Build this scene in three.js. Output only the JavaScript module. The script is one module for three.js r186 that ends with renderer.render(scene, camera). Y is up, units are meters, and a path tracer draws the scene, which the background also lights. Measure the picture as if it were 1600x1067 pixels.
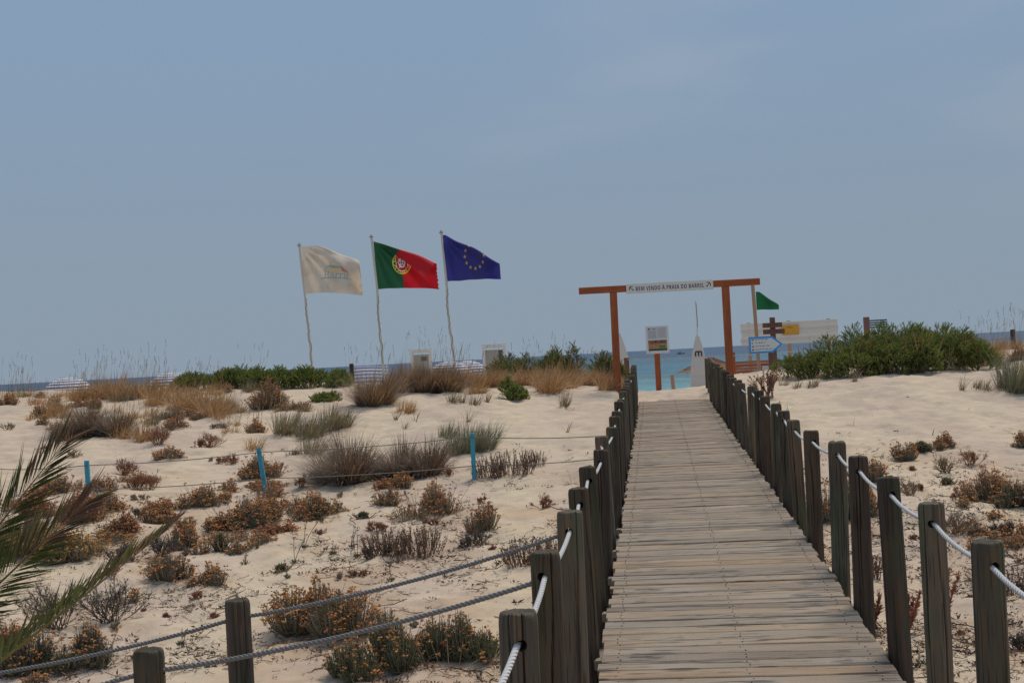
import * as THREE from 'three';
import { mergeGeometries } from 'three/addons/utils/BufferGeometryUtils.js';
import { Brush, Evaluator, SUBTRACTION } from 'three-bvh-csg';

const D2R = Math.PI / 180;
const EYE = 1.65;

// ---------------------------------------------------------------- camera, sky, sun, exposure
const scene = new THREE.Scene();
const camera = new THREE.PerspectiveCamera(29.87, 1600 / 1067, 0.1, 20000);
camera.rotation.order = 'YXZ';
camera.position.set(0, EYE, 0);
camera.rotation.set(0.7009 * D2R, 0, -3.0169 * D2R);
scene.add(camera);

const renderer = new THREE.WebGLRenderer({ antialias: true });
renderer.toneMapping = THREE.LinearToneMapping;
renderer.toneMappingExposure = 1.0;
renderer.shadowMap.enabled = true;

// seeded random numbers and smooth noise
function rng(seed) { let a = seed >>> 0; return () => { a = (a + 0x6D2B79F5) | 0; let t = Math.imul(a ^ (a >>> 15), 1 | a); t = (t + Math.imul(t ^ (t >>> 7), 61 | t)) ^ t; return ((t ^ (t >>> 14)) >>> 0) / 4294967296; }; }
function h2(x, y, s) { let h = Math.imul(x | 0, 374761393) ^ Math.imul(y | 0, 668265263) ^ Math.imul(s | 0, 974634777); h = Math.imul(h ^ (h >>> 13), 1274126177); h ^= h >>> 16; return (h >>> 0) / 4294967296; }
function vnoise(x, y, s = 0, px = 0, py = 0) {       // value noise 0..1, tileable when px, py are given
  const x0 = Math.floor(x), y0 = Math.floor(y), fx = x - x0, fy = y - y0;
  const u = fx * fx * fx * (fx * (fx * 6 - 15) + 10), v = fy * fy * fy * (fy * (fy * 6 - 15) + 10);
  const wx = (k) => px ? ((k % px) + px) % px : k, wy = (k) => py ? ((k % py) + py) % py : k;
  const a = h2(wx(x0), wy(y0), s), b = h2(wx(x0 + 1), wy(y0), s), c = h2(wx(x0), wy(y0 + 1), s), d = h2(wx(x0 + 1), wy(y0 + 1), s);
  return a + (b - a) * u + (c - a) * v + (a - b - c + d) * u * v;
}
function fbm(x, y, s, o = 4, px = 0, py = 0) { let t = 0, a = 0.5, n = 0; for (let i = 0; i < o; i++) { t += a * vnoise(x, y, s + i * 17, px, py); n += a; x *= 2; y *= 2; px *= 2; py *= 2; a *= 0.5; } return t / n; }
const clamp = (x, a = 0, b = 1) => Math.min(b, Math.max(a, x));
const sm = (a, b, t) => { t = clamp((t - a) / (b - a)); return t * t * (3 - 2 * t); };
const lerp = (a, b, t) => a + (b - a) * t;
const mixc = (a, b, t) => [lerp(a[0], b[0], t), lerp(a[1], b[1], t), lerp(a[2], b[2], t)];

{ // hazy blue grey sky with thin streaks of high cloud
  const w = 1024, h = 512, px = new Float32Array(w * h * 4);
  for (let j = 0; j < h; j++) {
    const el = (j + 0.5) / h * 180 - 90;
    for (let i = 0; i < w; i++) {
      const e = Math.max(0, el) / 90;
      let c = mixc([0.262, 0.330, 0.402], [0.236, 0.340, 0.485], sm(0, 0.2, e));
      c = mixc(c, [0.225, 0.335, 0.50], sm(0.15, 0.8, e));
      const n = fbm(i / w * 24, e * 26 + 3, 5, 5, 24, 0), m = fbm(i / w * 10, e * 7, 9, 3, 10, 0);
      const cl = sm(0.42, 0.8, n) * sm(0.38, 0.7, m) * sm(0.0, 0.2, e) * 0.6;
      c = mixc(c, [0.38, 0.43, 0.50], cl);
      const k = (j * w + i) * 4; px[k] = c[0]; px[k + 1] = c[1]; px[k + 2] = c[2]; px[k + 3] = 1;
    }
  }
  const t = new THREE.DataTexture(px, w, h, THREE.RGBAFormat, THREE.FloatType);
  t.mapping = THREE.EquirectangularReflectionMapping; t.magFilter = t.minFilter = THREE.LinearFilter; t.needsUpdate = true;
  scene.background = t; scene.environment = t;
}
// the veiled midday sun stands high ahead, over the sea
const sun = new THREE.DirectionalLight(new THREE.Color(1.0, 0.89, 0.745), 2.6);
sun.position.set(17, 61, -45);
sun.target.position.set(0, 0, -14);
sun.castShadow = true; sun.shadow.radius = 36; sun.shadow.mapSize.set(2048, 2048);
Object.assign(sun.shadow.camera, { left: -45, right: 45, top: 45, bottom: -45, near: 1, far: 160 });
scene.add(sun, sun.target);

// ---------------------------------------------------------------- helpers
const taken = {};
function numbered(name) { const n = taken[name] = (taken[name] ?? -1) + 1; return n ? `${name}_${String(n).padStart(3, '0')}` : name; }
function tag(o, label, category, group, kind) { if (label) o.userData.label = label; if (category) o.userData.category = category; if (group) o.userData.group = group; if (kind) o.userData.kind = kind; return o; }
function shade(o) { o.castShadow = o.receiveShadow = true; return o; }
function thing(name, label, category, pos = [0, 0, 0], turn = 0, group) { const o = new THREE.Group(); o.name = numbered(name); o.position.set(...pos); o.rotation.y = turn; scene.add(o); return tag(o, label, category, group); }
function part(name, geo, mat, parent) { const m = shade(new THREE.Mesh(geo, mat)); m.name = name; parent.add(m); return m; }
function std(c, rough = 0.85, extra = {}) { const m = new THREE.MeshStandardMaterial({ roughness: rough, ...extra }); m.color.setRGB(...c); return m; }
function phys(c, rough, extra = {}) { const m = new THREE.MeshPhysicalMaterial({ roughness: rough, ...extra }); m.color.setRGB(...c); return m; }
function dataTex(w, h, f, srgb, rx = 1, ry = 1) {   // f(u, v) gives [r, g, b] 0..1
  const d = new Uint8Array(w * h * 4);
  for (let j = 0; j < h; j++) for (let i = 0; i < w; i++) { const c = f(i / w, j / h), k = (j * w + i) * 4; d[k] = clamp(c[0]) * 255; d[k + 1] = clamp(c[1]) * 255; d[k + 2] = clamp(c[2]) * 255; d[k + 3] = 255; }
  const t = new THREE.DataTexture(d, w, h); t.wrapS = t.wrapT = THREE.RepeatWrapping; t.magFilter = THREE.LinearFilter; t.minFilter = THREE.LinearFilter; t.repeat.set(rx, ry);
  if (srgb) t.colorSpace = THREE.SRGBColorSpace; t.needsUpdate = true; return t;
}
function canvasTex(w, h, draw) { const c = document.createElement('canvas'); c.width = w; c.height = h; draw(c.getContext('2d'), w, h); const t = new THREE.CanvasTexture(c); t.colorSpace = THREE.SRGBColorSpace; return t; }
const s2l = (r, g, b) => [r, g, b].map(v => { v /= 255; return v <= 0.04045 ? v / 12.92 : ((v + 0.055) / 1.055) ** 2.4; });

// a soup of triangles with vertex colours
class Soup {
  constructor() { this.p = []; this.c = []; }
  tri(a, b, c, k) { this.p.push(a[0], a[1], a[2], b[0], b[1], b[2], c[0], c[1], c[2]); for (let i = 0; i < 3; i++) this.c.push(k[0], k[1], k[2]); }
  quad(a, b, c, d, k) { this.tri(a, b, c, k); this.tri(a, c, d, k); }
  get empty() { return !this.p.length; }
  geo() { const g = new THREE.BufferGeometry(); g.setAttribute('position', new THREE.Float32BufferAttribute(this.p, 3)); g.setAttribute('color', new THREE.Float32BufferAttribute(this.c, 3)); g.computeVertexNormals(); return g; }
}
const add = (a, b, k = 1) => [a[0] + b[0] * k, a[1] + b[1] * k, a[2] + b[2] * k];
const norm = (a) => { const l = Math.hypot(...a) || 1; return [a[0] / l, a[1] / l, a[2] / l]; };
const cross = (a, b) => [a[1] * b[2] - a[2] * b[1], a[2] * b[0] - a[0] * b[2], a[0] * b[1] - a[1] * b[0]];
function box(w, h, d, x = 0, y = 0, z = 0) { const g = new THREE.BoxGeometry(w, h, d); g.translate(x, y, z); return g; }
function bevBox(w, h, d, b = 0.008) {               // box with chamfered edges, uv in metres along its longest side
  const s = new THREE.Shape(); const x = w / 2 - b, y = h / 2 - b;
  s.moveTo(-x, -h / 2); s.lineTo(x, -h / 2); s.lineTo(w / 2, -y); s.lineTo(w / 2, y); s.lineTo(x, h / 2); s.lineTo(-x, h / 2); s.lineTo(-w / 2, y); s.lineTo(-w / 2, -y); s.closePath();
  const g = new THREE.ExtrudeGeometry(s, { depth: d - 2 * b, bevelEnabled: true, bevelThickness: b, bevelSize: 0.0005, bevelSegments: 1, steps: 1 });
  g.translate(0, 0, -(d - 2 * b) / 2); return g;
}
function tube(pts, r, seg = 24, rad = 8) { return new THREE.TubeGeometry(new THREE.CatmullRomCurve3(pts.map(p => new THREE.Vector3(...p))), seg, r, rad, false); }
function jitterColor(R, c, k) { const b = 1 + (R() - 0.5) * k; return [c[0] * b * (1 + (R() - 0.5) * k * 0.4), c[1] * b, c[2] * b * (1 + (R() - 0.5) * k * 0.4)]; }

// ---------------------------------------------------------------- terrain
const TH = 6.3 * D2R, XO = 0.38, CT = Math.cos(TH), ST = Math.sin(TH);
const walkProfile = [[-6, -0.16], [0, -0.12], [3, -0.1], [6.4, -0.03], [9, 0.055], [12, 0.12], [15, 0.2], [18, 0.265], [22, 0.34], [26, 0.45], [29, 0.54], [33, 0.6]];
function walkY(s) { const p = walkProfile; if (s <= p[0][0]) return p[0][1]; for (let i = 1; i < p.length; i++) if (s <= p[i][0]) return lerp(p[i - 1][1], p[i][1], (s - p[i - 1][0]) / (p[i][0] - p[i - 1][0])); return p[p.length - 1][1]; }
const walkPoint = (s, o, y = 0) => [XO + s * ST + o * CT, y, -(s * CT - o * ST)];   // along, across
const duneHeights = [ // x, distance ahead, height of the sand
  [-1.75, 8.2, -0.34], [-0.74, 8.4, -0.33], [-3.06, 11.8, -0.24], [-3.4, 9.4, -0.34], [-1.35, 12.5, -0.17], [-0.57, 16, 0.16], [-3.18, 16, 0.1], [-5.39, 16, 0.24],
  [-2.03, 19.5, 0.37], [-1.21, 23, 0.77], [-1.37, 26.5, 1.12], [-7.07, 20, 0.6], [-8.18, 25, 1.05], [-10.83, 28, 1.32], [-6.12, 27, 1.24], [-7.6, 26.5, 1.16],
  [-3.76, 26.5, 1.09], [1.11, 23.5, 0.63], [2.04, 28, 0.88], [0.4, 19, 0.47], [0.43, 15, 0.11], [-0.1, 13, -0.05], [0.65, 28, 1.05], [-3.66, 20.5, 0.49],
  [-5.08, 20, 0.5], [-9.07, 20, 0.71], [-13.35, 28, 1.41], [-5.5, 12, -0.11], [6.7, 22.5, 0.94], [10.44, 26.5, 1.23], [5.24, 23.5, 0.86], [5.69, 16.5, 0.18],
  [3.56, 12.2, -0.01], [4.72, 12.2, -0.07], [3.21, 8.4, -0.29], [3.02, 9.2, -0.26], [5.28, 28, 1.06], [12.13, 27, 1.25], [5.6, 12, -0.1], [4.29, 16.5, 0.25],
  [6.27, 19.5, 0.52], [7.63, 19.5, 0.45], [9.14, 25.5, 0.99], [-3, 3, -0.42], [0, 3, -0.42], [3.5, 4, -0.38], [-6, 5, -0.42], [-10, 4, -0.4],
  [8, 3, -0.38], [2.2, 7, -0.3], [0.5, 7, -0.36], [-1, 10, -0.25], [3.2, 30.3, 0.68], [3.8, 30.3, 0.68],
];
const tps = (() => {
  const n = duneHeights.length, N = n + 3, A = [...Array(N)].map(() => new Float64Array(N + 1));
  const phi = (q) => q > 1e-9 ? 0.5 * q * Math.log(q) : 0;
  for (let i = 0; i < n; i++) {
    for (let j = 0; j < n; j++) A[i][j] = phi((duneHeights[i][0] - duneHeights[j][0]) ** 2 + (duneHeights[i][1] - duneHeights[j][1]) ** 2) + (i === j ? 0.6 : 0);
    const r = [1, duneHeights[i][0], duneHeights[i][1]]; for (let k = 0; k < 3; k++) A[i][n + k] = A[n + k][i] = r[k];
    A[i][N] = duneHeights[i][2];
  }
  for (let c = 0; c < N; c++) {
    let b = c; for (let r = c + 1; r < N; r++) if (Math.abs(A[r][c]) > Math.abs(A[b][c])) b = r;
    [A[c], A[b]] = [A[b], A[c]];
    for (let r = 0; r < N; r++) if (r !== c) { const f = A[r][c] / A[c][c]; if (f) for (let k = c; k <= N; k++) A[r][k] -= f * A[c][k]; }
  }
  const w = A.map((r, i) => r[N] / r[i]);
  return (x, d) => { let y = w[n] + w[n + 1] * x + w[n + 2] * d; for (let i = 0; i < n; i++) y += w[i] * phi((duneHeights[i][0] - x) ** 2 + (duneHeights[i][1] - d) ** 2); return y; };
})();
function sandBase(x, z) {
  const d = -z, X = clamp(x, -15, 15), D = clamp(d, 2.5, 30.5);
  let y = tps(X, D);
  const s = d * CT + (x - XO) * ST, ao = Math.abs((x - XO) * CT - d * ST);
  const lim = walkY(s) - 0.16 + sm(26.5, 30, s) * 0.3;
  const k = 1 - sm(0.84, 1.2, ao);
  if (s < 32) y = y * (1 - k) + Math.min(y, lim) * k;
  const t = sm(29.5, 42, d);
  return y * (1 - t) + (-0.3 - 0.03 * (d - 42)) * t;
}
function sandDetail(x, z) {  // wind ripples, old footprints and hummocks
  const a = (fbm(x * 0.9 + 3, z * 0.9, 31, 3) - 0.5) * 0.07;
  const f = fbm(x * 3.1, z * 3.4, 41, 2), pits = -Math.max(0, f - 0.5) * 0.11;
  const g = (fbm(x * 6.5, z * 7.5, 51, 2) - 0.5) * 0.05;
  return a + pits + g;
}
const ground = (x, z) => sandBase(x, z) + sandDetail(x, z);

// ---------------------------------------------------------------- sand and sea
const sandMap = dataTex(1024, 1024, (u, v) => {
  const g = h2(u * 1024, v * 1024, 3), n = fbm(u * 10, v * 10, 61, 5, 10, 10), m = fbm(u * 3, v * 3, 71, 3, 3, 3), sp = h2(u * 1024, v * 1024, 8) > 0.9975 ? 0.62 : 1;
  const k = (0.93 + (n - 0.5) * 0.16 + (m - 0.5) * 0.10 + (g - 0.5) * 0.12) * sp;
  return [0.800 * k, 0.718 * k * (1 + (m - 0.5) * 0.02), 0.625 * k * (1 - (m - 0.5) * 0.05)];
}, true, 1 / 2.3, 1 / 2.3);
const sandBump = dataTex(1024, 1024, (u, v) => { const k = fbm(u * 8, v * 8, 81, 6, 8, 8) * 0.75 + fbm(u * 40, v * 40, 91, 2, 40, 40) * 0.25; return [k, k, k]; }, false, 1 / 2.3, 1 / 2.3);
const sandMat = std([1, 1, 1], 0.96, { map: sandMap, bumpMap: sandBump, bumpScale: 0.032, vertexColors: true });
function gridAxis(a, b, step, stopA, stopB, grow) {
  const mid = []; for (let v = a; v <= b + 1e-6; v += step) mid.push(v);
  const lo = [], hi = []; let s = step, v = a; while (v > stopA) { s *= grow; v -= s; lo.unshift(v); }
  s = step; v = b; while (v < stopB) { s *= grow; v += s; hi.push(v); }
  return [...lo, ...mid, ...hi];
}
function sheet(xs, zs, f) {
  const p = new Float32Array(xs.length * zs.length * 3), c = new Float32Array(p.length), uv = new Float32Array(xs.length * zs.length * 2), ix = [];
  let k = 0;
  for (const z of zs) for (const x of xs) { const r = f(x, z); p.set([x, r[0], z], k * 3); c.set(r[1], k * 3); uv.set([x, z], k * 2); k++; }
  for (let j = 0; j < zs.length - 1; j++) for (let i = 0; i < xs.length - 1; i++) { const a = j * xs.length + i, b = a + xs.length; ix.push(a, b, a + 1, b, b + 1, a + 1); }
  const g = new THREE.BufferGeometry(); g.setAttribute('position', new THREE.BufferAttribute(p, 3)); g.setAttribute('color', new THREE.BufferAttribute(c, 3)); g.setAttribute('uv', new THREE.BufferAttribute(uv, 2)); g.setIndex(ix); g.computeVertexNormals(); return g;
}
{
  const xs = gridAxis(-13, 13, 0.08, -420, 420, 1.12), zs = gridAxis(-31, -3, 0.08, -260, 30, 1.10);
  const g = sheet(xs, zs, (x, z) => {
    const d = -z, litter = sm(0.45, 0.72, fbm(x * 1.3, z * 1.3, 101, 4)) * (1 - sm(13, 19, d + (fbm(x * 0.4, z * 0.4, 7, 2) - 0.5) * 6));
    const c = mixc([1, 1, 1], [0.9, 0.83, 0.76], litter);   // plant litter trodden into the sand of the hollow
    return [ground(x, z), c];
  });
  const m = part('sand', g, sandMat, scene); tag(m, 'pale beige dune sand with hollows and scattered plant litter', 'sand', null, 'structure');
}
{
  const xs = gridAxis(-60, 60, 4, -6000, 6000, 1.2), zs = gridAxis(-420, -75, 3, -9000, -74, 1.12);
  const g = sheet(xs, zs, (x, z) => {
    const d = -z + (fbm(x * 0.012, z * 0.02, 111, 4) - 0.5) * 160;
    let c = mixc([0.135, 0.285, 0.315], [0.062, 0.165, 0.225], sm(130, 260, d));    // sand bars shine through the shallows, deep water beyond
    c = mixc(c, [0.052, 0.098, 0.165], sm(230, 800, d));
    const n = fbm(x * 0.05, z * 0.16, 121, 3); c = c.map(v => v * (0.8 + n * 0.4));
    const y = d < 700 ? (fbm(x * 0.11, z * 0.3, 131, 3) - 0.5) * 0.5 : 0;
    return [-2.45 + y, c];
  });
  const bump = dataTex(512, 512, (u, v) => { const k = fbm(u * 12, v * 30, 141, 4, 12, 30); return [k, k, k]; }, false, 1 / 14, 1 / 14);
  const m = part('sea', g, phys([1, 1, 1], 0.45, { vertexColors: true, bumpMap: bump, bumpScale: 0.5, specularIntensity: 0.35, ior: 1.33 }), scene);
  tag(m, 'turquoise to deep blue sea meeting the hazy horizon', 'sea', null, 'structure');
}

// ---------------------------------------------------------------- wood
function grain(u, v, s, along, across) {   // u along the grain, both tileable
  const w = fbm(u * 3, v * across, s, 4, 3, across), f = fbm(u * along, v * across * 6, s + 9, 3, along, across * 6), k = fbm(u * 6, v * 8, s + 21, 3, 6, 8);
  return [w, f, k];
}
const plankMap = dataTex(1024, 512, (u, v) => {
  const [w, f, k] = grain(u, v, 151, 8, 14);
  let c = mixc([0.53, 0.47, 0.405], [0.67, 0.60, 0.52], w); c = mixc(c, [0.61, 0.575, 0.53], sm(0.5, 0.75, k) * 0.55);
  const dark = sm(0.58, 0.74, f) * 0.4 * sm(0.3, 0.6, fbm(u * 5, v * 60, 161, 2, 5, 60)); c = c.map(x => x * (1 - dark) * (0.92 + 0.16 * h2(u * 1024, v * 512, 4)));
  return mixc(c, [0.24, 0.20, 0.17], sm(0.72, 0.80, vnoise(u * 40, v * 70, 171, 40, 70)) * sm(0.66, 0.85, vnoise(u * 9, v * 9, 173, 9, 9)) * 0.22);
}, true);
const plankBump = dataTex(1024, 512, (u, v) => { const [w, f] = grain(u, v, 151, 8, 14); const k = f * 0.7 + w * 0.3; return [k, k, k]; }, false);
const plankTints = [[1, 1, 1], [0.86, 0.85, 0.84], [1.1, 1.05, 0.99], [0.95, 0.98, 1.0], [1.1, 0.97, 0.83], [0.76, 0.75, 0.76]];
const plankMats = plankTints.map(t => std(t.map(v => v * 0.87), 0.9, { map: plankMap, bumpMap: plankBump, bumpScale: 0.006 }));
const postMap = dataTex(512, 1024, (u, v) => {
  const [w, f, k] = grain(v, u, 181, 6, 9);
  let c = mixc([0.285, 0.25, 0.21], [0.47, 0.41, 0.35], w);
  c = mixc(c, [0.35, 0.37, 0.28], sm(0.48, 0.7, fbm(u * 3, v * 3, 191, 3, 3, 3)) * 0.65);       // thin green algae
  c = mixc(c, [0.50, 0.37, 0.25], sm(0.62, 0.8, k) * 0.45);
  const dark = sm(0.56, 0.72, f) * 0.28; return c.map(x => x * (1 - dark));
}, true, 1, 0.7);
const postBump = dataTex(512, 1024, (u, v) => { const [w, f] = grain(v, u, 181, 6, 9); const k = 0.6 * f + 0.4 * w; return [k, k, k]; }, false, 1, 0.7);
const postTints = [[1.0, 1.0, 0.99], [0.66, 0.6, 0.56], [1.24, 1.14, 1.02], [0.86, 0.9, 0.82], [1.3, 1.27, 1.2], [0.8, 0.7, 0.6]];
const postMats = postTints.map(t => std(t, 0.92, { map: postMap, bumpMap: postBump, bumpScale: 0.008 }));
const stainMap = dataTex(256, 1024, (u, v) => {
  const [w, f] = grain(v, u, 201, 5, 5); let c = mixc([0.56, 0.27, 0.13], [0.76, 0.42, 0.22], w * 0.6 + f * 0.4); return c.map(x => x * (1 - sm(0.6, 0.75, f) * 0.25));
}, true, 4, 0.6);
const stainMat = std([1, 1, 1], 0.7, { map: stainMap });
const joistMat = std([0.24, 0.19, 0.145], 0.9), darkWoodMat = std([0.17, 0.085, 0.055], 0.85), paleWoodMat = std([0.45, 0.28, 0.17], 0.85);
const whiteRopeMat = std([0.56, 0.56, 0.55], 0.9, { bumpMap: dataTex(64, 64, (u, v) => { const k = 0.5 + 0.5 * Math.sin((u * 4 + v * 2) * Math.PI * 2); return [k, k, k]; }, false, 240, 2), bumpScale: 0.004 });
const greyRopeMat = std([0.23, 0.22, 0.21], 0.95, { bumpMap: dataTex(128, 64, (u, v) => { const k = fbm(u * 16, v * 8, 211, 3, 16, 8); return [k, k, k]; }, false, 300, 1), bumpScale: 0.004 });
const whitePaint = std([0.72, 0.71, 0.67], 0.75), metal = std([0.16, 0.15, 0.14], 0.6, { metalness: 0.7 });

// ---------------------------------------------------------------- the boardwalk
{
  const R = rng(11), walk = new THREE.Group(); walk.name = 'boardwalk'; scene.add(walk);
  tag(walk, 'weathered wooden boardwalk of cross planks climbing to the gateway', 'boardwalk', null, 'structure');
  const variants = [];
  for (let k = 0; k < 14; k++) {          // unit planks: x across the walk, wavy worn edges
    const n = 7, L = 1.5, T = 0.034, P = [], U = [], I = [], wob = (i, s) => (vnoise(i * 0.9, k * 7.3 + s, 221) - 0.5) * 0.012;
    const prof = (i) => { const a = -0.5 + wob(i, 0), b = 0.5 + wob(i, 3), t = T / 2 + (vnoise(i * 0.6, k * 3.1, 231) - 0.5) * 0.004; return [[a, -t], [a, t - 0.005], [a + 0.045, t], [b - 0.045, t], [b, t - 0.005], [b, -t]]; };
    for (let i = 0; i <= n; i++) { const x = (i / n - 0.5) * L + (i === 0 || i === n ? (R() - 0.5) * 0.012 : 0); prof(i).forEach(([w, y], q) => { P.push(x, y, w); U.push((x + 0.75) / 1.7 + k * 0.37, (w + 0.5) * 0.075 + k * 0.083 + (q === 0 || q === 5 ? 0.01 : 0)); }); }
    for (let i = 0; i < n; i++) for (let q = 0; q < 6; q++) { const a = i * 6 + q, b = i * 6 + (q + 1) % 6; I.push(a, b, a + 6, b, b + 6, a + 6); }
    for (const [o, f] of [[0, 1], [n * 6, 0]]) for (let q = 1; q < 5; q++) f ? I.push(o, o + q + 1, o + q) : I.push(o, o + q, o + q + 1);
    let g = new THREE.BufferGeometry(); g.setAttribute('position', new THREE.Float32BufferAttribute(P, 3)); g.setAttribute('uv', new THREE.Float32BufferAttribute(U, 2)); g.setIndex(I); g = g.toNonIndexed(); g.computeVertexNormals(); variants.push(g);
  }
  const nails = []; let s = 0.9;
  while (s < 29.9) {
    const w = R() < 0.35 ? 0.095 + R() * 0.02 : 0.135 + R() * 0.022, gap = R() < 0.28 ? 0.012 + R() * 0.014 : 0.003 + R() * 0.008;
    const o = (R() - 0.5) * 0.035, y = walkY(s + w / 2) - 0.017 + (R() - 0.5) * 0.007;
    const p = part('plank', variants[Math.floor(R() * 14)], plankMats[Math.floor(Math.pow(R(), 1.4) * 6)], walk);
    p.position.set(...walkPoint(s + w / 2, o, y)); const flip = R() < 0.5; p.rotation.order = 'YXZ'; p.rotation.set((Math.atan((walkY(s + 0.4) - walkY(s - 0.4)) / 0.8) + (R() - 0.5) * 0.03) * (flip ? -1 : 1), -TH + (R() - 0.5) * 0.009 + (flip ? Math.PI : 0), (R() - 0.5) * 0.005); p.scale.z = w;
    for (const c of [-0.66, 0.02, 0.66]) for (const q of [0.25, 0.72]) nails.push(walkPoint(s + w * q + (R() - 0.5) * 0.015, c + (R() - 0.5) * 0.03, y + 0.0185));
    s += w + gap;
  }
  const nm = new THREE.InstancedMesh(new THREE.CylinderGeometry(0.0045, 0.0045, 0.003, 6), std([0.035, 0.03, 0.028], 0.8), nails.length), M = new THREE.Matrix4();
  nails.forEach((q, i) => nm.setMatrixAt(i, M.makeTranslation(...q))); nm.name = 'nail_heads'; nm.userData.kind = 'stuff'; walk.add(shade(nm));
  for (const o of [-0.6, 0, 0.6]) for (let a = 1; a < 29; a += 4) {
    const b = Math.min(a + 3.99, 30), st = part('stringer', bevBox(0.07, 0.12, b - a), darkWoodMat, walk), y = (walkY(a) + walkY(b)) / 2 - 0.105;
    st.position.set(...walkPoint((a + b) / 2, o, y)); st.rotation.order = 'YXZ'; st.rotation.set(Math.atan((walkY(b) - walkY(a)) / (b - a)), -TH, 0);
  }
  for (let a = 3.75; a < 29; a += 1.1) { const j = part('joist', bevBox(1.6, 0.055, 0.075), joistMat, walk); j.position.set(...walkPoint(a + 0.09, 0, walkY(a) - 0.072 - 0.01)); j.rotation.y = -TH; }
}

// ---------------------------------------------------------------- round posts, with drying cracks and a bored rope hole
const csg = new Evaluator(); csg.useGroups = false;
const POST_H = 1.5, HOLE = POST_H - 0.09;
function makePost(seed, r = 0.061, hole = true, turn = 0) {
  const R = rng(seed), cracks = []; for (let k = 0; k < 2; k++) cracks.push({ a: -0.9 + k * 1.5 + (R() - 0.5) * 1.3, y0: R() * 0.8, y1: 1.0 + R() * 0.9, w: 0.036 + R() * 0.014, d: 0.2 + R() * 0.3, s: R() * 99 });
  const ang = []; for (let i = 0; i < 168; i++) ang.push(i / 168 * Math.PI * 2 - Math.PI);
  const rows = [0, 0.1, 0.25, 0.4, 0.52, 0.64, 0.74, 0.84, 0.94, 1.02, 1.1, 1.18, 1.26, 1.33, 1.39, 1.44, 1.47, 1.486, 1.496, 1.5], P = [], U = [], I = [], n = ang.length;
  rows.forEach((y, j) => ang.forEach((a, i) => {
    let rr = r * (1 + (vnoise(a * 1.2 + 9, y * 2, seed) - 0.5) * 0.06 - y * 0.02);
    if (j >= rows.length - 3) rr -= [0.0015, 0.005, 0.012][j - rows.length + 3] * (0.5 + vnoise(a * 1.5 + 5, seed * 3.3, 8)) + h2(i, j, seed) * 0.0015;
    for (const c of cracks) { const ca = c.a + (vnoise(y * 2.2, c.s, 5) - 0.5) * 0.5, t = sm(c.y0, c.y0 + 0.2, y) * (1 - sm(c.y1, c.y1 + 0.2, y)), q = Math.abs(a - ca); if (q < c.w * 1.2) rr *= 1 - t * c.d * (1 - q / (c.w * 1.2)); }
    P.push(Math.sin(a) * rr, y + (j === rows.length - 1 ? (vnoise(a * 2 + 7, seed, 3) - 0.5) * 0.010 : 0), Math.cos(a) * rr); U.push(i / n + seed * 0.13, y + seed * 0.31);
  }));
  for (let j = 0; j < rows.length - 1; j++) for (let i = 0; i < n; i++) { const a = j * n + i, b = j * n + (i + 1) % n; I.push(a, b, a + n, b, b + n, a + n); }
  const cb = P.length / 3; P.push(0, 0, 0); U.push(0, 0); const ct = cb + 1; P.push(0, POST_H + 0.001, 0); U.push(0.5, 0.3);
  const top = (rows.length - 1) * n; for (let i = 0; i < n; i++) { I.push(cb, (i + 1) % n, i); I.push(ct, top + i, top + (i + 1) % n); }
  let g = new THREE.BufferGeometry(); g.setAttribute('position', new THREE.Float32BufferAttribute(P, 3)); g.setAttribute('uv', new THREE.Float32BufferAttribute(U, 2)); g.setIndex(I); g.computeVertexNormals();
  if (!hole) return g;
  const c = new THREE.CylinderGeometry(0.0175, 0.0175, 0.4, 14); c.rotateX(Math.PI / 2); c.rotateY(turn); c.translate(0, HOLE, 0);
  const A = new Brush(g), B = new Brush(c); A.updateMatrixWorld(); B.updateMatrixWorld();
  const out = csg.evaluate(A, B, SUBTRACTION).geometry; out.clearGroups(); return out;
}
const postGeos = [1, 2, 3, 4, 5, 6, 7, 8, 9].map(k => makePost(k));
function railing(side, spots, label) {
  const rail = thing('rope_railing', label, 'railing', walkPoint(spots[0][0], side * 0.83, 0), -TH, 'rope railings along the boardwalk');
  const R = rng(side > 0 ? 5 : 6), base = new THREE.Vector3(...walkPoint(spots[0][0], side * 0.83, 0)), rope = [];
  const loc = (s, o, y) => { const v = new THREE.Vector3(...walkPoint(s, o, y)).sub(base); v.applyAxisAngle(new THREE.Vector3(0, 1, 0), TH); return [v.x, v.y, v.z]; };
  spots.forEach(([s, top, k], i) => {
    const p = part('post', postGeos[(i * 5 + (side > 0 ? 1 : 0)) % 9], postMats[Math.floor(R() * 6)], rail), o = side * 0.83 + (R() - 0.5) * 0.02, q = loc(s, o, top - POST_H);
    p.position.set(...q); p.rotation.set((R() - 0.5) * 0.045, (R() - 0.5) * 0.5, (R() - 0.5) * 0.05); p.scale.set(k, 1, k);
    const v = new THREE.Vector3(0, HOLE, 0).applyEuler(p.rotation), h = [q[0] + v.x, q[1] + v.y, q[2] + v.z];
    if (i) { const a = rope[rope.length - 1]; for (const t of [0.25, 0.5, 0.75]) rope.push([lerp(a[0], h[0], t), lerp(a[1], h[1], t) - 0.05 * t * (1 - t) * 4 * 0.5, lerp(a[2], h[2], t)]); }
    rope.push(h);
  });
  const a = rope[0], b = rope[4]; rope.unshift([a[0], a[1] - 0.03, a[2] + (a[2] - b[2])]);
  part('rope', tube(rope, 0.0103, rope.length * 5, 9), whiteRopeMat, rail);
  return rail;
}
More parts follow.
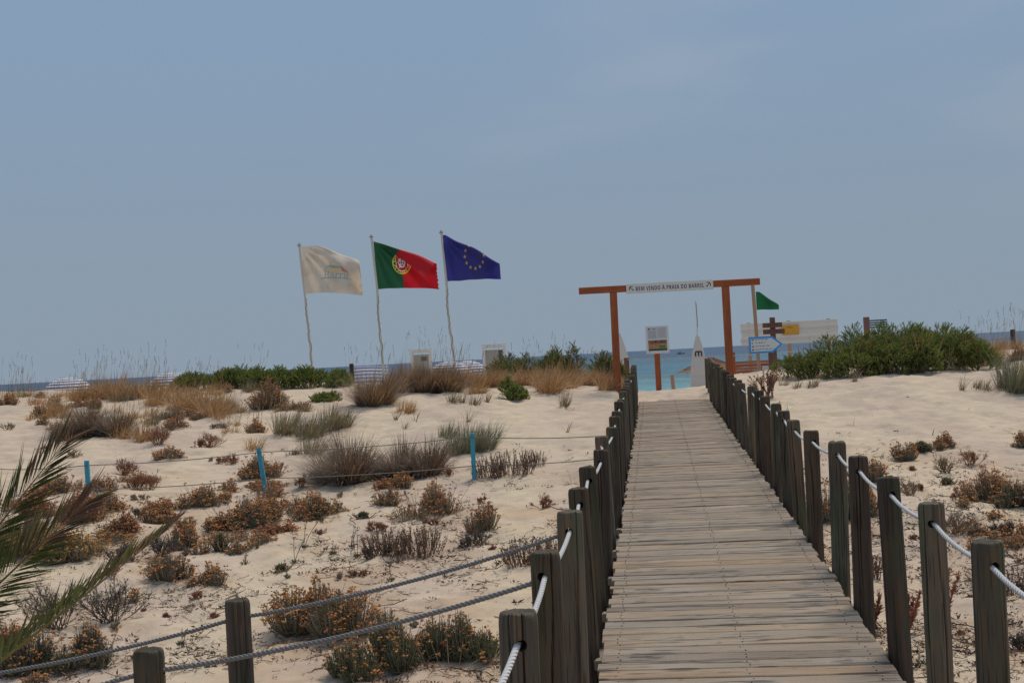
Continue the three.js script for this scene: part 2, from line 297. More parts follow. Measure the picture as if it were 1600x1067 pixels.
{
  const left = [[2.75, 0.89, 1]], right = [[4.05, 0.83, 1]];
  for (const [s, y, k] of [[3.75, 0.90, 0.98], [4.77, 0.91, 0.97], [5.89, 0.925, 1.04], [7.2, 0.89, 0.96], [8.5, 0.90, 1], [9.45, 0.93, 0.98], [10.9, 0.935, 0.98]]) left.push([s, y, k]);
  for (const [s, y, k] of [[5.04, 0.85, 1.04], [5.97, 0.89, 0.98], [6.93, 0.91, 1.02], [8.06, 0.93, 1.04], [9.15, 0.94, 1.03], [10.45, 0.935, 1.03], [11.35, 0.975, 0.96], [12.45, 1.0, 0.98], [13.6, 1.02, 0.96]]) right.push([s, y, k]);
  const R = rng(77);
  for (let s = 12.0; s < 30.6; s += 1.1) left.push([s, walkY(s) + 0.83 - sm(20, 30, s) * 0.05 + (R() - 0.5) * 0.05, 0.96 + R() * 0.08]);
  for (let s = 14.7; s < 30.6; s += 1.1) right.push([s, walkY(s) + 0.86 - sm(20, 30, s) * 0.03 + (R() - 0.5) * 0.04, 0.96 + R() * 0.08]);
  railing(-1, left, 'dark round post railing with white rope, the one where two grey ropes are tied');
  railing(1, right, 'dark round post railing with white rope, on the side of the evergreen thicket');
}

// twisted three strand rope along a sagging line
function twistedRope(pts, r) {
  const curve = new THREE.CatmullRomCurve3(pts.map(p => new THREE.Vector3(...p))), L = curve.getLength(), n = Math.round(L / 0.0055), gs = [];
  for (let k = 0; k < 3; k++) {
    const P = [], I = [], m = 7;
    for (let i = 0; i <= n; i++) {
      const t = i / n, c = curve.getPointAt(t), T = curve.getTangentAt(t), B = new THREE.Vector3(0, 1, 0).cross(T).normalize(), N = T.clone().cross(B), a = L * t / 0.056 * Math.PI * 2 + k * 2.0944;
      const o = c.clone().addScaledVector(B, Math.cos(a) * r * 0.53).addScaledVector(N, Math.sin(a) * r * 0.53);
      for (let q = 0; q < m; q++) { const b = q / m * Math.PI * 2; P.push(o.x + (B.x * Math.cos(b) + N.x * Math.sin(b)) * r * 0.53, o.y + (B.y * Math.cos(b) + N.y * Math.sin(b)) * r * 0.53, o.z + (B.z * Math.cos(b) + N.z * Math.sin(b)) * r * 0.53); }
    }
    for (let i = 0; i < n; i++) for (let q = 0; q < m; q++) { const a = i * m + q, b = i * m + (q + 1) % m; I.push(a, a + m, b, b, a + m, b + m); }
    const g = new THREE.BufferGeometry(); g.setAttribute('position', new THREE.Float32BufferAttribute(P, 3)); g.setIndex(I); g.computeVertexNormals(); gs.push(g);
  }
  return mergeGeometries(gs);
}
const sag = (a, b, s, n = 8) => [...Array(n + 1)].map((_, i) => { const t = i / n; return [lerp(a[0], b[0], t), lerp(a[1], b[1], t) - s * 4 * t * (1 - t), lerp(a[2], b[2], t)]; });
function ropeFence(px, pz, top, rope0, knot, left, label) {
  const f = thing('rope_fence', label, 'fence', [px, 0, pz], 0, 'twisted rope fences of the side path');
  const loc = (q) => [q[0] - px, q[1], q[2] - pz];
  const p = part('post', makePost(px < -1.4 ? 21 : 23, 0.061, true, Math.PI / 2), postMats[px < -1.4 ? 3 : 0], f); p.position.set(0, top - POST_H, 0);
  const h = [px, top - 0.09, pz];
  part('rope', twistedRope([...sag(left, h, 0.04).map(loc), ...sag(h, knot, 0.035, 12).slice(1).map(loc)], 0.0098), greyRopeMat, f);
  const far = part('post', makePost(25, 0.061, true, Math.PI / 2), postMats[1], f); far.position.set(left[0] - px, left[1] + 0.09 - POST_H, left[2] - pz);
}
ropeFence(-1.37, -6.1, 0.57, null, walkPoint(5.9, -0.845, 0.815), [-3.15, 0.2, -6.25], 'grey twisted rope fence whose round post stands behind the other, far side of the path');
ropeFence(-1.48, -5.0, 0.59, null, walkPoint(4.79, -0.85, 0.80), [-3.25, 0.25, -5.1], 'grey twisted rope fence whose round post stands in front, near side of the path');

// ---------------------------------------------------------------- gateway over the boardwalk
const textMat = (w, h, draw, rough = 0.6) => new THREE.MeshStandardMaterial({ map: canvasTex(w, h, draw), roughness: rough });
function plate(name, w, h, faceMat, sideMat, parent, t = 0.02) {   // a board with a printed front, facing +z
  const b = part(name, bevBox(w, h, t, 0.003), sideMat, parent), f = part('printed_face', new THREE.PlaneGeometry(w - 0.008, h - 0.008), faceMat, b); f.position.z = t / 2 + 0.002; return b;
}
function scribble(g, x, y, w, h, seed, words) {   // unreadable lines of print, as small as the photograph shows them
  const R = rng(seed); let cx = x; while (cx < x + w) { const l = h * (0.6 + R() * 1.6); for (let k = 0; k < l / h * 2.2; k++) { const q = cx + k * h * 0.42; if (q > x + w) break; g.fillRect(q, y + (R() < 0.3 ? -h * 0.2 : 0), h * 0.26, h * (0.6 + R() * 0.4)); if (R() < 0.5) g.fillRect(q, y + R() * h * 0.7, h * 0.4, h * 0.2); } cx += l + h * (words ? 0.6 : 0.25); }
}
{
  const arch = thing('wooden_gateway', 'rust brown timber gateway with a crossbeam spanning the boardwalk', 'gateway', [3.25, 0, -26], -0.02);
  for (const x of [-1.15, 1.14]) { const p = part('gate_post', bevBox(0.142, 0.142, 2.9, 0.01), stainMat, arch); p.rotation.x = -Math.PI / 2; p.position.set(x, 1.4, 0); p.rotation.y = x < 0 ? 0.008 : 0; }
  const beam = part('crossbeam', bevBox(0.13, 0.135, 3.67, 0.01), stainMat, arch); beam.rotation.y = Math.PI / 2; beam.position.set(0, 2.92, 0.002); beam.rotation.x = 0.0;
  for (const x of [-1.15, 1.14]) { const b = part('bolt', new THREE.CylinderGeometry(0.016, 0.016, 0.012, 8), metal, arch); b.rotation.x = Math.PI / 2; b.position.set(x, 2.92, 0.075); }
  const sign = thing('welcome_sign', 'long white name board with navy capitals fixed to the gateway crossbeam', 'sign', [3.25, 2.905, -25.9], -0.02);
  const m = textMat(1536, 160, (g, w, h) => {
    g.fillStyle = '#e4e0d2'; g.fillRect(0, 0, w, h); g.fillStyle = '#d2cdbd'; for (let k = 0; k < 30; k++) g.fillRect((k * 337) % w, (k * 53) % h, 60, 2);
    g.fillStyle = '#26266a'; g.font = 'bold 102px sans-serif'; g.textBaseline = 'middle';
    const t = 'BEM VINDO À PRAIA DO BARRIL', adv = [...t].map(q => g.measureText(q).width * 0.92 + 3), all = adv.reduce((a, b) => a + b, 0); let cx = 158; [...t].forEach((q, i) => { g.save(); g.translate(cx, h / 2 + 6); g.scale(0.92 * 1220 / all, 1); g.fillText(q, 0, 0); g.restore(); cx += adv[i] * 1220 / all; });
    for (const [x, a] of [[92, -0.85], [w - 88, 0.8]]) { // anchors
      g.save(); g.translate(x, h / 2 + 2); g.rotate(a); g.strokeStyle = '#1f2d3c'; g.lineWidth = 12; g.beginPath(); g.moveTo(0, 44); g.lineTo(0, -40); g.stroke(); g.lineWidth = 15; g.beginPath(); g.arc(0, -2, 42, Math.PI * 1.05, Math.PI * 1.95); g.stroke(); g.lineWidth = 8; g.beginPath(); g.moveTo(-20, 30); g.lineTo(20, 30); g.stroke(); g.restore();
    }
  });
  plate('board', 1.76, 0.19, m, whitePaint, sign, 0.03);
}
{ // notice board beyond the end of the boardwalk
  const b = thing('notice_post', 'white notice board with text and a coastal picture on a rust wooden post', 'sign', [3.72, 0, -33]);
  const p = part('post', bevBox(0.135, 0.135, 1.75, 0.008), stainMat, b); p.rotation.x = -Math.PI / 2; p.position.y = 0.82;
  const m = textMat(512, 620, (g, w, h) => {
    g.fillStyle = '#dcdcda'; g.fillRect(0, 0, w, h); g.fillStyle = '#c9c9cc'; g.fillRect(40, 24, w - 80, 270);
    g.fillStyle = '#55585f'; g.fillRect(56, 44, 40, 34); g.fillRect(160, 52, 60, 16);
    for (let k = 0; k < 11; k++) { scribble(g, 52, 100 + k * 17, 180, 8, k + 1, true); scribble(g, 280, 50 + k * 21, 180, 8, k + 31, true); }
    const gr = g.createLinearGradient(0, 320, 0, 560); gr.addColorStop(0, '#8a6a55'); gr.addColorStop(0.2, '#a8795a'); gr.addColorStop(1, '#c18a66'); g.fillStyle = gr; g.fillRect(44, 318, w - 88, 240);
    const R = rng(4); for (let k = 0; k < 60; k++) { g.fillStyle = ['#4b4634', '#6d5a41', '#3a4230'][k % 3]; g.beginPath(); g.ellipse(60 + R() * 390, 330 + R() * 60, 8 + R() * 18, 4 + R() * 9, 0, 0, 7); g.fill(); }
    for (let k = 0; k < 14; k++) { g.fillStyle = ['#a35a48', '#c9967a', '#b06a52'][k % 3]; g.fillRect(70 + R() * 250, 400 + R() * 80, 40 + R() * 80, 8 + R() * 12); }
    g.fillStyle = '#3d8a35'; g.fillRect(290, 440, 140, 62); g.fillStyle = '#2f6b3a'; g.fillRect(44, 510, w - 88, 22); g.fillStyle = '#123a2c'; g.fillRect(44, 528, w - 88, 30);
    g.fillStyle = '#6a6a6a'; scribble(g, 330, 575, 110, 8, 91); g.fillRect(60, 580, 40, 10);
  });
  const pl = plate('panel', 0.59, 0.71, m, whitePaint, b, 0.025); pl.position.set(0.02, 1.90, 0.083);
}
// low rope line beyond the end of the boardwalk
{
  const f = thing('beach_rope_line', 'thin white double rope line on wooden posts behind the notice board', 'fence', [4.3, 0, -34.4]);
  const spots = [[-1.25, 0.42], [1.6, 0.42]];
  for (const [x, y] of spots) { const p = part('post', bevBox(0.13, 0.13, 1.5, 0.012), x > 0 ? stainMat : darkWoodMat, f); p.rotation.x = -Math.PI / 2; p.position.set(x, 0.72, 0); }
  const q = part('post', bevBox(0.09, 0.09, 0.95, 0.01), paleWoodMat, f); q.rotation.set(-Math.PI / 2, 0, 0); q.rotation.y = -0.05; q.position.set(-0.03, 0.47, 0.02);
  part('rope', tube(sag([-1.25, 1.42, 0.08], [1.6, 1.38, 0.08], 0.02), 0.012, 20, 6), whiteRopeMat, f);
  part('rope', tube(sag([1.6, 1.38, 0.08], [3.6, 1.42, 0.08], 0.02), 0.012, 20, 6), whiteRopeMat, f);
  part('rope', tube(sag([-1.25, 0.92, 0.08], [1.6, 0.88, 0.08], 0.02), 0.012, 20, 6), whiteRopeMat, f);
}
// slender white tapered boards with a mast, standing on the beach
function beachTotem(x, z, h, w, mark, label, mast) {
  const t = thing('tapered_beach_board', label, 'beach board', [x, ground(x, z) - 0.05, z], 0, mark ? null : undefined);
  const s = new THREE.Shape(); s.moveTo(-w * 0.48, 0); s.bezierCurveTo(-w * 0.46, h * 0.4, -w * 0.3, h * 0.75, -0.025, h); s.lineTo(0.025, h); s.bezierCurveTo(w * 0.3, h * 0.75, w * 0.46, h * 0.4, w * 0.48, 0); s.closePath();
  const g = new THREE.ExtrudeGeometry(s, { depth: 0.06, bevelEnabled: true, bevelThickness: 0.02, bevelSize: 0.02, bevelSegments: 3, curveSegments: 14 }); g.translate(0, 0, -0.03);
  part('board', g, std([0.62, 0.60, 0.56], 0.6), t);
  if (mast) { part('mast', tube([[0, h - 0.1, 0], [0.015, h + mast * 0.5, 0], [0, h + mast, 0]], 0.022, 10, 7), whitePaint, t); part('mast_line', tube([[0.02, h + mast * 0.25, 0.03], [0.012, h + mast * 0.92, 0.03]], 0.007, 4, 5), metal, t); }
  if (mark) { const black = std([0.02, 0.02, 0.02], 0.6), a = []; for (const k of [-1, 0, 1]) a.push(box(0.035, 0.09, 0.012, k * 0.085, h - 0.52, 0)); for (const k of [-1, 1]) { const q = new THREE.TorusGeometry(0.045, 0.018, 6, 12, Math.PI); q.scale(1, 1, 0.4); q.translate(k * 0.043, h - 0.475, 0); a.push(q); } const m = part('painted_mark', mergeGeometries(a.map(q => q.toNonIndexed()).map(q => { q.deleteAttribute('uv'); return q; })), black, t); m.position.z = 0.056; }
}
beachTotem(5.22, -36, 1.72, 0.54, true, 'white tapered board with a black mark and a thin mast behind the railing end', 1.0);
beachTotem(3.17, -38, 2.2, 0.8, false, 'white pointed board standing behind the gateway post next to dark evergreens', 0);

// ---------------------------------------------------------------- signs and structures beside the gateway
{
  const w = thing('raised_plank_screen', 'long raised screen of white weathered planks behind the direction signs', 'screen', [10.42, -0.48, -48]);
  const R = rng(31), white = [[0.66, 0.63, 0.57], [0.60, 0.575, 0.52], [0.70, 0.665, 0.61]].map(c => std(c, 0.85));
  for (let k = 0; k < 7; k++) { const p = part('plank', bevBox(0.113, 0.03, 3.62 + R() * 0.05, 0.006), white[k % 3], w); p.rotation.set(0, Math.PI / 2, 0); p.rotation.order = 'YXZ'; p.rotation.z = Math.PI / 2; p.position.set((R() - 0.5) * 0.03, 2.15 + k * 0.119, 0); }
  for (const x of [-1.5, 0, 1.5]) { const p = part('post', bevBox(0.12, 0.12, 3.2, 0.01), paleWoodMat, w); p.rotation.x = -Math.PI / 2; p.position.set(x, 1.35, -0.09); }
  const po = thing('yellow_poster', 'yellow poster with dark dolphin like marks on the white plank screen', 'poster', [10.45, 1.63, -47.93]);
  plate('panel', 0.64, 0.36, textMat(320, 180, (g, a, b) => { g.fillStyle = '#d39a2c'; g.fillRect(0, 0, a, b); g.fillStyle = '#c08a26'; g.fillRect(0, b - 22, a, 22); g.fillStyle = '#3b3a34'; g.beginPath(); g.moveTo(70, 52); g.quadraticCurveTo(150, 18, 225, 62); g.quadraticCurveTo(150, 46, 70, 52); g.fill(); for (const [x, y] of [[95, 140], [205, 120]]) { g.beginPath(); g.moveTo(x - 16, y + 8); g.quadraticCurveTo(x, y - 14, x + 18, y + 4); g.quadraticCurveTo(x, y + 2, x - 16, y + 8); g.fill(); } }), std([0.6, 0.4, 0.1], 0.7), po, 0.02).position.y = 0.5;
}
{
  const c = thing('brown_signpost', 'brown wooden signpost with two carved cross boards beside the yellow poster', 'sign', [6.33, 0.6, -31]);
  const p = part('post', bevBox(0.115, 0.115, 2.0, 0.01), darkWoodMat, c); p.rotation.x = -Math.PI / 2; p.position.y = 0.68;
  const mk = (seed) => textMat(384, 96, (g, w, h) => { g.fillStyle = '#6f4a3a'; g.fillRect(0, 0, w, h); const R = rng(seed); for (let k = 0; k < 60; k++) { g.fillStyle = ['#674335', '#7a5242', '#5f3d30'][k % 3]; g.fillRect(R() * w, R() * h, 40 + R() * 100, 1.5); } g.fillStyle = '#3b251d'; scribble(g, 90, 30, 210, 34, seed, true); });
  for (const [y, x, w, s] of [[1.49, -0.02, 0.47, 41], [1.335, 0.01, 0.52, 43]]) { const b = plate('board', w, 0.115, mk(s), darkWoodMat, c, 0.03); b.position.set(x, y, 0.075); }
  const s = part('bracket', bevBox(0.05, 0.09, 0.05, 0.006), darkWoodMat, c); s.position.set(-0.085, 1.18, 0);
}
{
  const a = thing('arrow_sign', 'white arrow shaped direction board with a bright blue border beside the evergreen thicket', 'sign', [5.63, 0.85, -28.5]);
  const p = part('post', bevBox(0.1, 0.1, 1.35, 0.01), darkWoodMat, a); p.rotation.x = -Math.PI / 2; p.position.set(0.12, 0.2, -0.03);
  const arrow = (k) => { const s = new THREE.Shape(), w = 0.37 - k, h = 0.185 - k; s.moveTo(-w, -h); s.lineTo(0.155 - k * 0.4, -h); s.lineTo(w + 0.01 - k * 0.4, 0); s.lineTo(0.155 - k * 0.4, h); s.lineTo(-w, h); s.closePath(); return s; };
  const b = part('blue_border', new THREE.ExtrudeGeometry(arrow(0), { depth: 0.02, bevelEnabled: false }), std(s2l(45, 160, 230), 0.5), a); b.position.y = 0.78; b.position.z = 0.04;
  const g = new THREE.ExtrudeGeometry(arrow(0.042), { depth: 0.006, bevelEnabled: false }), uv = g.attributes.uv; for (let i = 0; i < uv.count; i++) uv.setXY(i, (g.attributes.position.getX(i) + 0.36) / 0.72, (g.attributes.position.getY(i) + 0.18) / 0.36);
  const f = part('panel', g, textMat(720, 360, (c, w, h) => { c.fillStyle = '#dcdedb'; c.fillRect(0, 0, w, h); const fl = [['#7b8c6a', '#a05a4c'], ['#23355e', '#9a4038'], ['#8c8f9b', '#5a6280'], ['#3a3a30', '#b08a30']]; for (let k = 0; k < 4; k++) { const y = 46 + k * 74; c.fillStyle = fl[k][0]; c.fillRect(54, y, k === 1 ? 20 : 46, 34); c.fillStyle = fl[k][1]; if (k !== 1) c.fillRect(78, y + 10, 22, 24); c.fillStyle = '#767b7e'; scribble(c, 130, y, [290, 210, 320, 390][k], 30, 61 + k, true); } }), a); f.position.set(0, 0.78, 0.061);
}
{ // small dark lettered board behind the thicket
  const c = thing('slatted_sign', 'small dark slatted board on a brown post rising out of the evergreen thicket', 'sign', [8.33, 1.0, -30]);
  const p = part('post', bevBox(0.12, 0.12, 1.4, 0.01), std([0.22, 0.11, 0.08], 0.85), c); p.rotation.x = -Math.PI / 2; p.position.set(0, 0.45, 0);
  for (let k = 0; k < 4; k++) { const b = part('slat', bevBox(0.42, 0.032, 0.02, 0.004), std([0.05, 0.06, 0.075], 0.6), c); b.position.set(0.27, 1.06 - k * 0.052, 0.02); }
}
{ // low brown fence and the post with its small notice
  const f = thing('low_slat_fence', 'low brown fence of horizontal slats on the sand behind the arrow sign', 'fence', [6.75, 0.5, -36]);
  for (const x of [-0.62, 0.62]) { const p = part('post', bevBox(0.09, 0.09, 1.0, 0.01), darkWoodMat, f); p.rotation.x = -Math.PI / 2; p.position.set(x, 0.25, -0.03); }
  for (let k = 0; k < 7; k++) { const b = part('slat', bevBox(1.5, 0.075, 0.022, 0.005), k % 2 ? stainMat : std([0.36, 0.16, 0.09], 0.85), f); b.position.set(0, 0.13 + k * 0.088, 0.05); }
  const n = thing('small_white_notice', 'small white notice fixed to the low brown slat fence', 'notice', [7.1, 0.93, -35.9]);
  plate('panel', 0.24, 0.2, textMat(96, 80, (g, w, h) => { g.fillStyle = '#c9c6c2'; g.fillRect(0, 0, w, h); g.fillStyle = '#77777a'; scribble(g, 14, 16, 60, 8, 3); scribble(g, 14, 40, 60, 8, 5); }), whitePaint, n, 0.012);
}
{ // brown thatched parasol down on the beach
  const c = thing('thatched_parasol', 'low brown thatched parasol on the beach behind the railing end', 'parasol', [7.73, -0.54, -50]);
  part('pole', new THREE.CylinderGeometry(0.05, 0.06, 1.75, 10).translate(0, 0.87, 0), paleWoodMat, c);
  const R = rng(9), s = new Soup();
  for (let k = 0; k < 1500; k++) { const a = R() * 6.283, t = R() * 0.85, r0 = 1.35 * t, r1 = Math.min(1.4, r0 + 0.3 + R() * 0.15), y = (r) => 1.78 - r * 0.4, b = a + 0.012 + R() * 0.01; s.quad([Math.cos(a) * r0, y(r0) + 0.02 * R(), Math.sin(a) * r0], [Math.cos(b) * r0, y(r0) + 0.01, Math.sin(b) * r0], [Math.cos(b) * r1, y(r1), Math.sin(b) * r1], [Math.cos(a) * r1, y(r1) - 0.02 * R(), Math.sin(a) * r1], jitterColor(R, [0.30, 0.165, 0.09], 0.5)); }
  part('thatch', s.geo(), std([1, 1, 1], 0.95, { vertexColors: true, side: THREE.DoubleSide }), c);
}
// green pennant
function bentPole(name, pts, r, mat, parent) { return part(name, tube(pts, r, 28, 9), mat, parent); }
const cloth = (map, tr = 0.3) => new THREE.MeshPhysicalMaterial({ map, roughness: 0.9, side: THREE.DoubleSide, transmission: tr, thickness: 0 });
function flagGeo(W, H, fold, rip, seed, tear = 0) {  // hoist at x = 0, top at y = 0, folded back over a slanting line
  const nu = 56, nv = 40, P = [], U = [], I = [], ca = Math.cos(fold.a), sa = Math.sin(fold.a);
  for (let j = 0; j <= nv; j++) for (let i = 0; i <= nu; i++) {
    const u = i / nu, v = j / nv; let s = u * W, t = v * H;
    if (tear && i === nu) s -= tear * h2(j >> 1, 3, seed) * (j % 3 ? 1 : 0.2);
    let e = s * sa - t * ca, l = s * ca + t * sa, z = 0;
    e += (fold.off ?? 0);
    if (e > 0) { const th = Math.min(e / fold.r, fold.max), rest = Math.max(0, e - fold.r * fold.max); z = (fold.front ? 1 : -1) * (fold.r * (1 - Math.cos(th)) + rest * Math.sin(th)); e = fold.r * Math.sin(th) + rest * Math.cos(th); }
    e -= (fold.off ?? 0);
    let x = l * ca + e * sa, y = -(l * sa - e * ca);
    const k = sm(0, 0.25, u);
    z += k * (Math.sin(u * rip.f + v * rip.g + rip.p) * rip.h * (0.35 + u) + Math.sin(u * rip.f * 2.3 - v * 5 + rip.p * 2) * rip.h * 0.3 * u);
    y += k * Math.sin(u * rip.f * 0.9 + rip.p) * rip.h * 0.1 - rip.d * u * u * (0.4 + v * 0.6);
    const fan = Math.asin(0.96 * Math.sin(Math.atan2(t + 0.02, s + 0.05) * rip.n + rip.p)) * rip.w * sm(0.05, 0.5, Math.hypot(s, t)); z += fan;
    P.push(x * (1 - rip.c * u), y, z); U.push(u, 1 - v);
  }
  for (let j = 0; j < nv; j++) for (let i = 0; i < nu; i++) { const a = j * (nu + 1) + i, b = a + nu + 1; I.push(a, b, a + 1, b, b + 1, a + 1); }
  const g = new THREE.BufferGeometry(); g.setAttribute('position', new THREE.Float32BufferAttribute(P, 3)); g.setAttribute('uv', new THREE.Float32BufferAttribute(U, 2)); g.setIndex(I); g.computeVertexNormals(); return g;
}
{
  const t = thing('green_pennant', 'dark green pennant on a pale wooden pole beside the gateway', 'flag', [5.93, 0.8, -31]);
  bentPole('pole', [[0.02, -0.4, 0], [0, 0.97, 0], [-0.03, 2.36, 0]], 0.045, paleWoodMat, t);
  const f = part('cloth', flagGeo(0.56, 0.44, { a: 34 * D2R, r: 0.05, max: 2.9 }, { f: 7, g: 1, p: 0.5, h: 0.035, d: 0.02, n: 13, w: 0.01, c: 0.05 }, 3), cloth(canvasTex(64, 64, (g) => { g.fillStyle = '#126b3c'; g.fillRect(0, 0, 64, 64); })), t); f.position.set(0.035, 2.12, 0.01);
}
// three big flags on bent weathered poles
function starPath(g, x, y, r) { g.beginPath(); for (let k = 0; k < 10; k++) { const a = -Math.PI / 2 + k * Math.PI / 5, q = k % 2 ? r * 0.4 : r; g.lineTo(x + Math.cos(a) * q, y + Math.sin(a) * q); } g.fill(); }
const flagPoleMat = std([0.62, 0.59, 0.52], 0.8, { bumpMap: postBump, bumpScale: 0.006 }), halyardMat = std([0.34, 0.28, 0.19], 0.95);
function bigFlag(label, base, pole, hoist, geo, map, yaw, group) {
  const [bx, bz] = base, by = ground(bx, bz) - 0.4, t = thing('flag_on_pole', label, 'flag', [bx, by, bz], 0, group);
  const pts = pole.map(([x, y, z]) => [x - bx, y - by, (z ?? 0)]);
  bentPole('pole', pts, 0.031, flagPoleMat, t);
  const c = new THREE.CatmullRomCurve3(pts.map(p => new THREE.Vector3(...p))), hp = []; const n = 60;
  for (let i = 0; i <= n; i++) { const q = c.getPoint(lerp(0.18, 0.64, i / n)), a = i * 0.33 + Math.sin(i * 0.8) * 0.8; hp.push([q.x + Math.cos(a) * 0.033, q.y, q.z + Math.abs(Math.sin(a)) * 0.036]); }
  part('halyard', tube(hp, 0.008, 160, 5), halyardMat, t);
  const f = part('cloth', geo, cloth(map), t); f.position.set(hoist[0] - bx, hoist[1] - by, 0.02); f.rotation.y = yaw; f.rotation.z = -hoist[2];
  const top = pts[pts.length - 1], k = part('knot', new THREE.TorusGeometry(0.045, 0.014, 6, 12), halyardMat, t); k.rotation.x = Math.PI / 2; k.position.set(top[0], top[1] - 0.06, top[2]);
}
bigFlag('cream flag with a faded sun and wave emblem, torn at its fly end', [-5.18, -33], [[-5.14, 0.6], [-5.19, 1.59], [-5.205, 2.2], [-5.245, 2.85], [-5.28, 3.55], [-5.33, 4.3], [-5.36, 4.88]], [-5.31, 4.78, -0.03],
  flagGeo(1.62, 1.22, { a: 20 * D2R, r: 0.17, max: 1.9 }, { f: 7, g: 3.4, p: 0.4, h: 0.13, d: 0.15, n: 17, w: 0.028, c: 0.08 }, 5, 0.09),
  canvasTex(640, 480, (g, w, h) => {
    g.fillStyle = '#dccfbd'; g.fillRect(0, 0, w, h); const R = rng(8); for (let k = 0; k < 40; k++) { g.fillStyle = `rgba(${170 + R() * 30},${155 + R() * 20},${135 + R() * 20},0.16)`; g.beginPath(); g.ellipse(R() * w, R() * h, 20 + R() * 70, 10 + R() * 30, R() * 3, 0, 7); g.fill(); }
    g.lineCap = 'round';
    g.fillStyle = '#d9c598'; g.beginPath(); g.ellipse(330, 248, 74, 34, 0, 0, 7); g.fill(); g.fillStyle = '#9fb0ac'; g.beginPath(); g.ellipse(345, 212, 90, 15, 0.05, 0, 7); g.fill(); g.fillStyle = '#cc8068'; g.beginPath(); g.moveTo(400, 205); g.quadraticCurveTo(440, 225, 480, 268); g.quadraticCurveTo(430, 272, 408, 250); g.fill();
    g.strokeStyle = '#98a09e'; g.lineWidth = 6; g.beginPath(); g.moveTo(215, 262); g.quadraticCurveTo(250, 200, 275, 205); g.quadraticCurveTo(300, 165, 310, 215); g.stroke();
    g.strokeStyle = '#93a0a4'; g.lineWidth = 8; g.font = 'italic 100px serif'; g.fillStyle = '#99a3a4'; g.textAlign = 'center'; g.fillText('Barril', 338, 330); g.lineWidth = 7; g.beginPath(); g.moveTo(175, 335); g.quadraticCurveTo(320, 312, 505, 335); g.stroke();
  }), 0.12, null);
bigFlag('green and red flag with a yellow armillary sphere and white shield', [-3.34, -33], [[-3.3, 0.6], [-3.36, 1.63], [-3.37, 2.1], [-3.41, 2.79], [-3.405, 3.53], [-3.45, 4.3], [-3.49, 5.0]], [-3.44, 4.86, -0.04],
  flagGeo(1.76, 1.28, { a: 19 * D2R, r: 0.06, max: 2.9, front: true, off: 0.10 }, { f: 7.5, g: 3.6, p: 2.2, h: 0.085, d: 0.15, n: 23, w: 0.03, c: 0.1 }, 7, 0.05),
  canvasTex(960, 640, (g, w, h) => {
    g.fillStyle = '#cf1527'; g.fillRect(0, 0, w, h); g.fillStyle = '#1f5c3a'; g.fillRect(0, 0, w * 0.4, h);
    const x = w * 0.4, y = h / 2, r = h * 0.21; g.strokeStyle = '#d9cf45'; g.lineWidth = 15; g.beginPath(); g.arc(x, y, r, 0, 7); g.stroke(); g.lineWidth = 11;
    g.beginPath(); g.ellipse(x, y, r, r * 0.33, 0, 0, 7); g.stroke(); g.beginPath(); g.ellipse(x, y, r, r * 0.36, 0.78, 0, 7); g.stroke(); g.beginPath(); g.ellipse(x, y, r, r * 0.36, -0.78, 0, 7); g.stroke(); g.beginPath(); g.moveTo(x, y - r); g.lineTo(x, y + r); g.stroke(); g.beginPath(); g.ellipse(x, y, r * 0.4, r, 0, 0, 7); g.stroke();
    const sh = (k) => { g.beginPath(); g.moveTo(x - r * 0.62 * k, y - r * 0.72 * k); g.lineTo(x + r * 0.62 * k, y - r * 0.72 * k); g.lineTo(x + r * 0.62 * k, y + r * 0.1 * k); g.arc(x, y + r * 0.1 * k, r * 0.62 * k, 0, Math.PI); g.closePath(); g.fill(); };
    g.fillStyle = '#efe9e6'; sh(1.08); g.fillStyle = '#c3182b'; sh(1); g.fillStyle = '#efe9e6'; sh(0.62);
    g.fillStyle = '#1f2a66'; for (const [a, b] of [[0, 0], [0, -1], [0, 1], [-1, 0], [1, 0]]) g.fillRect(x + a * r * 0.22 - 9, y + b * r * 0.26 - 12 - r * 0.04, 18, 24);
    g.fillStyle = '#d9cf45'; for (const [a, b] of [[-0.48, -0.58], [0, -0.58], [0.48, -0.58], [-0.5, -0.1], [0.5, -0.1], [-0.32, 0.42], [0.32, 0.42]]) g.fillRect(x + a * r - 7, y + b * r - 8, 14, 16);
  }), 0.1, null);
bigFlag('blue flag with a ring of yellow stars, its upper part folded over', [-1.46, -33], [[-1.44, 0.6], [-1.52, 1.7], [-1.555, 2.2], [-1.61, 2.86], [-1.61, 3.63], [-1.64, 4.3], [-1.68, 5.02]], [-1.64, 4.89, -0.03],
  flagGeo(1.56, 1.2, { a: 28 * D2R, r: 0.035, max: 2.35 }, { f: 7, g: 2.6, p: 3.6, h: 0.14, d: 0.05, n: 21, w: 0.04, c: 0.1 }, 9),
  canvasTex(900, 600, (g, w, h) => { g.fillStyle = '#38388c'; g.fillRect(0, 0, w, h); g.fillStyle = '#d8c13e'; for (let k = 0; k < 12; k++) starPath(g, w * 0.52 + Math.cos(k * Math.PI / 6) * h * 0.27, h / 2 + Math.sin(k * Math.PI / 6) * h * 0.27, 28); }), 0.1, null);
